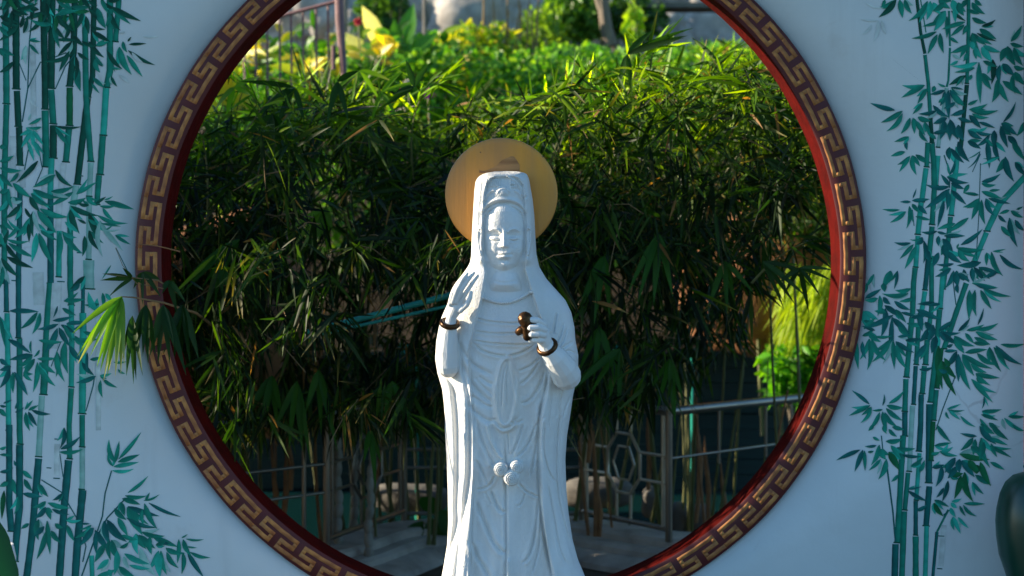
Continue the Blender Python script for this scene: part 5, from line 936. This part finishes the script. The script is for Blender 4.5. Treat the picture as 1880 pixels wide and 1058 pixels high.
for k, (x, y, lb) in enumerate(((470, 100, 'at the far left behind the iron fence'), (570, 95, 'between the bars of the iron fence'), (690, 105, 'right of the mauve corner post'), (760, 105, 'beneath the tall dark leaf'), (820, 120, 'left of the yellow green bush'))):
    broadplant('croton_plant', P(x, y + 60, 6.0 + .1 * k), tuft(26, .24, .45, .20, .07), YG + GG, 'broad-leaved yellow and green garden plant ' + lb, 'plant', 'yellow and green garden plants')
broadplant('cream_leaf_plant', P(680, 130, 6.4), [(0, 0, .12, .42, .14, (-.7, -.1, .55), .2), (.1, 0, .15, .45, .16, (-.35, -.1, .9), .1), (.05, 0, .1, .35, .12, (-.9, -.1, .2), .1), (.2, 0, .1, .40, .14, (.3, 0, .8), .2)], [(.75, .70, .38)], 'plant with large cream white leaves beside the mauve post', 'plant')
broadplant('banana_plant', P(735, 140, 6.2), [(0, 0, .1, .55, .17, (.2, 0, 1), .1), (0, 0, .05, .5, .16, (.6, 0, .8), .2), (0, 0, .05, .45, .15, (-.1, -.1, 1), .1), (.15, 0, .0, .42, .13, (.5, -.1, .5), .2)], [(.06, .22, .015), (.10, .30, .02)], 'banana-like plant with big dark green upright leaves', 'plant')
broadplant('yellow_leaf_plant', P(418, 215, 2.6), [(0, 0, .05, .26, .12, (-.1, -.2, 1), .1), (.04, 0, 0, .24, .12, (.5, -.2, .8), .2), (-.05, 0, .02, .24, .12, (-.6, -.2, .5), .2), (.06, 0, .03, .22, .11, (.9, -.2, .2), .2), (-.02, 0, .08, .26, .12, (.3, -.2, .9), .2)], [(.70, .62, .03), (.60, .50, .03)], 'plant with big bright yellow leaves at the upper left rim of the gate', 'plant')
for (x, y, yy, lb) in ((475, 120, 4.9, 'just behind the left end of the iron fence'), (575, 150, 4.8, 'low behind the middle of the iron fence'), (700, 120, 5.2, 'right of the mauve corner post, in front of the hedge')):
    broadplant('yellow_leaf_plant', P(x, y, yy), tuft(13, .16, .12, .22, .06), [(.70, .60, .03), (.60, .46, .03), (.35, .45, .03)], 'clump of sunlit yellow leaves ' + lb, 'plant')
broadplant('yellow_leaf_plant', P(372, 655, 1.6), [(0, 0, .06, .15, .03, (-.1, -.1, 1), .1), (.03, 0, .05, .13, .03, (.3, -.1, .9), .1), (-.03, 0, .03, .12, .025, (-.2, -.1, .9), .1), (.01, 0, .0, .12, .025, (.2, -.1, .9), .1)], [(.70, .38, .02)], 'small orange yellow leaf tuft behind the left rim of the gate', 'plant')
def flower(c, r, mt, label, n=9, stem=True):
    m = MB(); c = Vector(c)
    e = empty('flower', c, label, 'flower')
    for k in range(n):
        a = 2 * math.pi * k / n; d = Vector((math.cos(a), -.5 - .3 * (k % 2), math.sin(a))).normalized(); q = MB()
        q.capsule([c + d * r * .1, c + d * r * .55, c + d * r * .95], [r * .12, r * .34, r * .18], 8); q.build('petal', M[mt], e, auto=None)
    m = MB(); m.tube([c, c + Vector((.01, .02, -.3))], .006, 5); m.build('stem', M['culm'], e)
flower(P(658, 41, 6.0), .036, 'redflower', 'small red flower beside the mauve corner post'); flower(P(742, 164, 3.4), .030, 'pinkflower', 'smaller magenta flower under the cream flower')
flower(P(786, 173, 3.4), .036, 'pinkflower', 'larger magenta flower in front of the hedge'); flower(P(590, 118, 5.0), .03, 'redflower', 'red flower between the bars of the iron fence'); flower(P(1085, 120, 5.4), .028, 'creamflower', 'cream flower on the hedge above the right part of the bamboo'); flower(P(750, 154, 3.6), .032, 'creamflower', 'round cream flower above the magenta flowers')
flower(P(686, 178, 3.3), .015, 'redflower', 'tiny dull red flower low beside the iron fence')
# tree, dry stalks, poles
tr = empty('slender_tree', P(1112, 120, 8.0), 'slender grey tree with forked trunk at the top of the slope', 'tree')
m = MB(); m.tube([P(1122, 85, 8.0), P(1113, 50, 8.0), P(1108, 10, 8.0), P(1104, -60, 8.0), P(1110, -160, 8.0)], [.07, .06, .055, .05, .04], 9); m.build('trunk', M['bark'], tr)
m = MB(); m.tube([P(1106, 14, 8.0), P(1096, -10, 8.0), P(1080, -60, 7.9)], [.05, .04, .03], 8); m.tube([P(1108, 5, 8.0), P(1120, -20, 8.1), P(1140, -70, 8.2)], [.045, .04, .03], 8); m.build('branch', M['bark'], tr)
q = rng.random((900, 3)); b = np.stack([(q[:, 0] - .5) * 3 + P(1110, 0, 8).x, 8 + (q[:, 1] - .5) * 1.6, EYE + (485 + 70) * S(8) + q[:, 2] * 1.2], -1); g = np.array([(.05, .15, .02)]) * rng.uniform(.6, 1.5, (900, 1))
foliage('crown', [leaves(b, rng.standard_normal((900, 3)), rng.uniform(.08, .16, 900), rng.uniform(.04, .07, 900), rng.uniform(0, .4, 900), g, g)], tr, 'leaf2')
pole_l = ['thin pale garden pole left of the yellow bush', 'grey post rising behind the mauve fence corner', 'short grey post below the thin pale pole']
for (x, y0, y1, yy, r), lb in zip(((780, -40, 70, 8.2, .022), (633, -60, 60, 6.5, .025), (756, 55, 110, 7.2, .03)), pole_l):
    m = MB(); m.tube([P(x, y1, yy), P(x, y0, yy)], r, 8); tag(m.build('garden_pole', M['pale']), lb, 'pole')
ds_ = empty('dry_stalks', P(950, 110, 7.4), 'group of thin bare dry stalks standing before the grey rocks', 'stalks')
for x, y0, y1 in ((927, 20, 95), (935, -20, 105), (951, 10, 100), (953, -30, 100), (979, 20, 95), (985, -30, 90), (906, 0, 100), (1003, 70, 100), (887, -30, 60), (968, 0, 95)):
    m = MB(); m.tube([P(x, y1, 7.4), P(x + random.uniform(-4, 4), (y0 + y1) / 2, 7.4), P(x + random.uniform(-7, 7), y0, 7.4)], [.014, .011, .007], 6); m.build('stalk', M['twig'], ds_)
tag(MB().box(P(1270, 14, 8.9), (1.3, .3, .05), rz=.0).build('stone_ledge', M['pale'], smooth=False), 'pale straight ledge above the rocks at the top right', 'ledge')
# ------------------------------------------------------------------ things in front of the wall, at the frame edges
uy = -.30; s = S(uy); uc = P(1893, 958, uy); zz = lambda py: EYE - (py - 485) * s
ur = empty('glazed_jar', (uc.x, uy, 0), 'dark green glazed round jar with a knob at the lower right corner', 'jar')
m = MB(); m.lathe([(0, zz(1100)), (.070, zz(1100)), (.080, zz(1090)), (.072, zz(1078)), (.088, zz(1050)), (.107, zz(1020)), (.116, zz(985)), (.118, zz(958)), (.114, zz(935)), (.103, zz(908)), (.085, zz(887)), (.060, zz(874)), (.030, zz(868)), (.0, zz(866))], (uc.x, uy, 0), 48); m.build('jar_body', M['glaze'], ur, auto=50)
m = MB(); m.lathe([(0, zz(869)), (.014, zz(869)), (.022, zz(864)), (.026, zz(857)), (.022, zz(850)), (.010, zz(846)), (0, zz(845))], (uc.x, uy, 0), 24); m.build('knob', M['glaze'], ur, auto=60)
tag(MB().box((uc.x, uy, zz(1100) / 2 - .001), (.30, .30, zz(1100) - .002)).build('jar_stand', M['pale'], smooth=False), 'square stone stand under the green jar at the right', 'stand')
py_ = -.55; pc = P(-6, 1075, py_)
pt = empty('white_flower_pot', (pc.x, py_, 0), 'white glazed pot at the lower left corner', 'pot')
m = MB(); z0 = P(0, 1000, py_).z; m.lathe([(0, z0 - .25), (.05, z0 - .25), (.058, z0 - .2), (.062, z0 - .1), (.060, z0 - .04), (.052, z0), (.047, z0), (.047, z0 - .03), (0, z0 - .03)], (pc.x, py_, 0), 32); m.build('pot_body', M['pot'], pt, auto=50)
tag(MB().box((pc.x, py_, (z0 - .252) / 2), (.26, .26, z0 - .253)).build('pot_stand', M['pale'], smooth=False), 'square stone stand under the white pot at the left', 'stand')
pl = empty('broad_leaf_plant', (pc.x, py_, z0 - .03), 'plant with one broad dark green leaf hanging at the lower left corner', 'plant')
for (bp, tp_, wd) in (((-40, 930), (36, 1110), 62), ((-60, 960), (-90, 1090), 50), ((-50, 950), (-20, 860 + 90), 40)):
    yl = py_ - .07; b, t = P(*bp, yl), P(*tp_, yl - .03); d = t - b
    v, f, c = leaves(np.array([b[:]]), np.array([d[:]]), np.array([d.length]), np.array([wd * S(yl)]), np.array([.02]), np.array([(.006, .075, .035)]), np.array([(.006, .085, .04)]), roll=np.array([[.1, -1, .1]]), nst=14, prof=[.15, .7, 1, .75, .03], fold=.15)
    link('leaf', npmesh('leaf', v, f, colors=c), M['leaf2'], pl)
    m = MB(); m.tube([Vector((pc.x, py_, z0 - .03)), b], .004, 5); m.build('stem', M['culm'], pl)
# dark red column at the right edge
xe = P(1879, 0, -.25).x
clm = MB(); clm.tube([(xe + .108, -.10, 0), (xe + .108, -.10, 3.165)], .05, 24)
tag(clm.build('red_column', M['red'], auto=60), 'slim dark red column just inside the right edge of the photo', 'column')
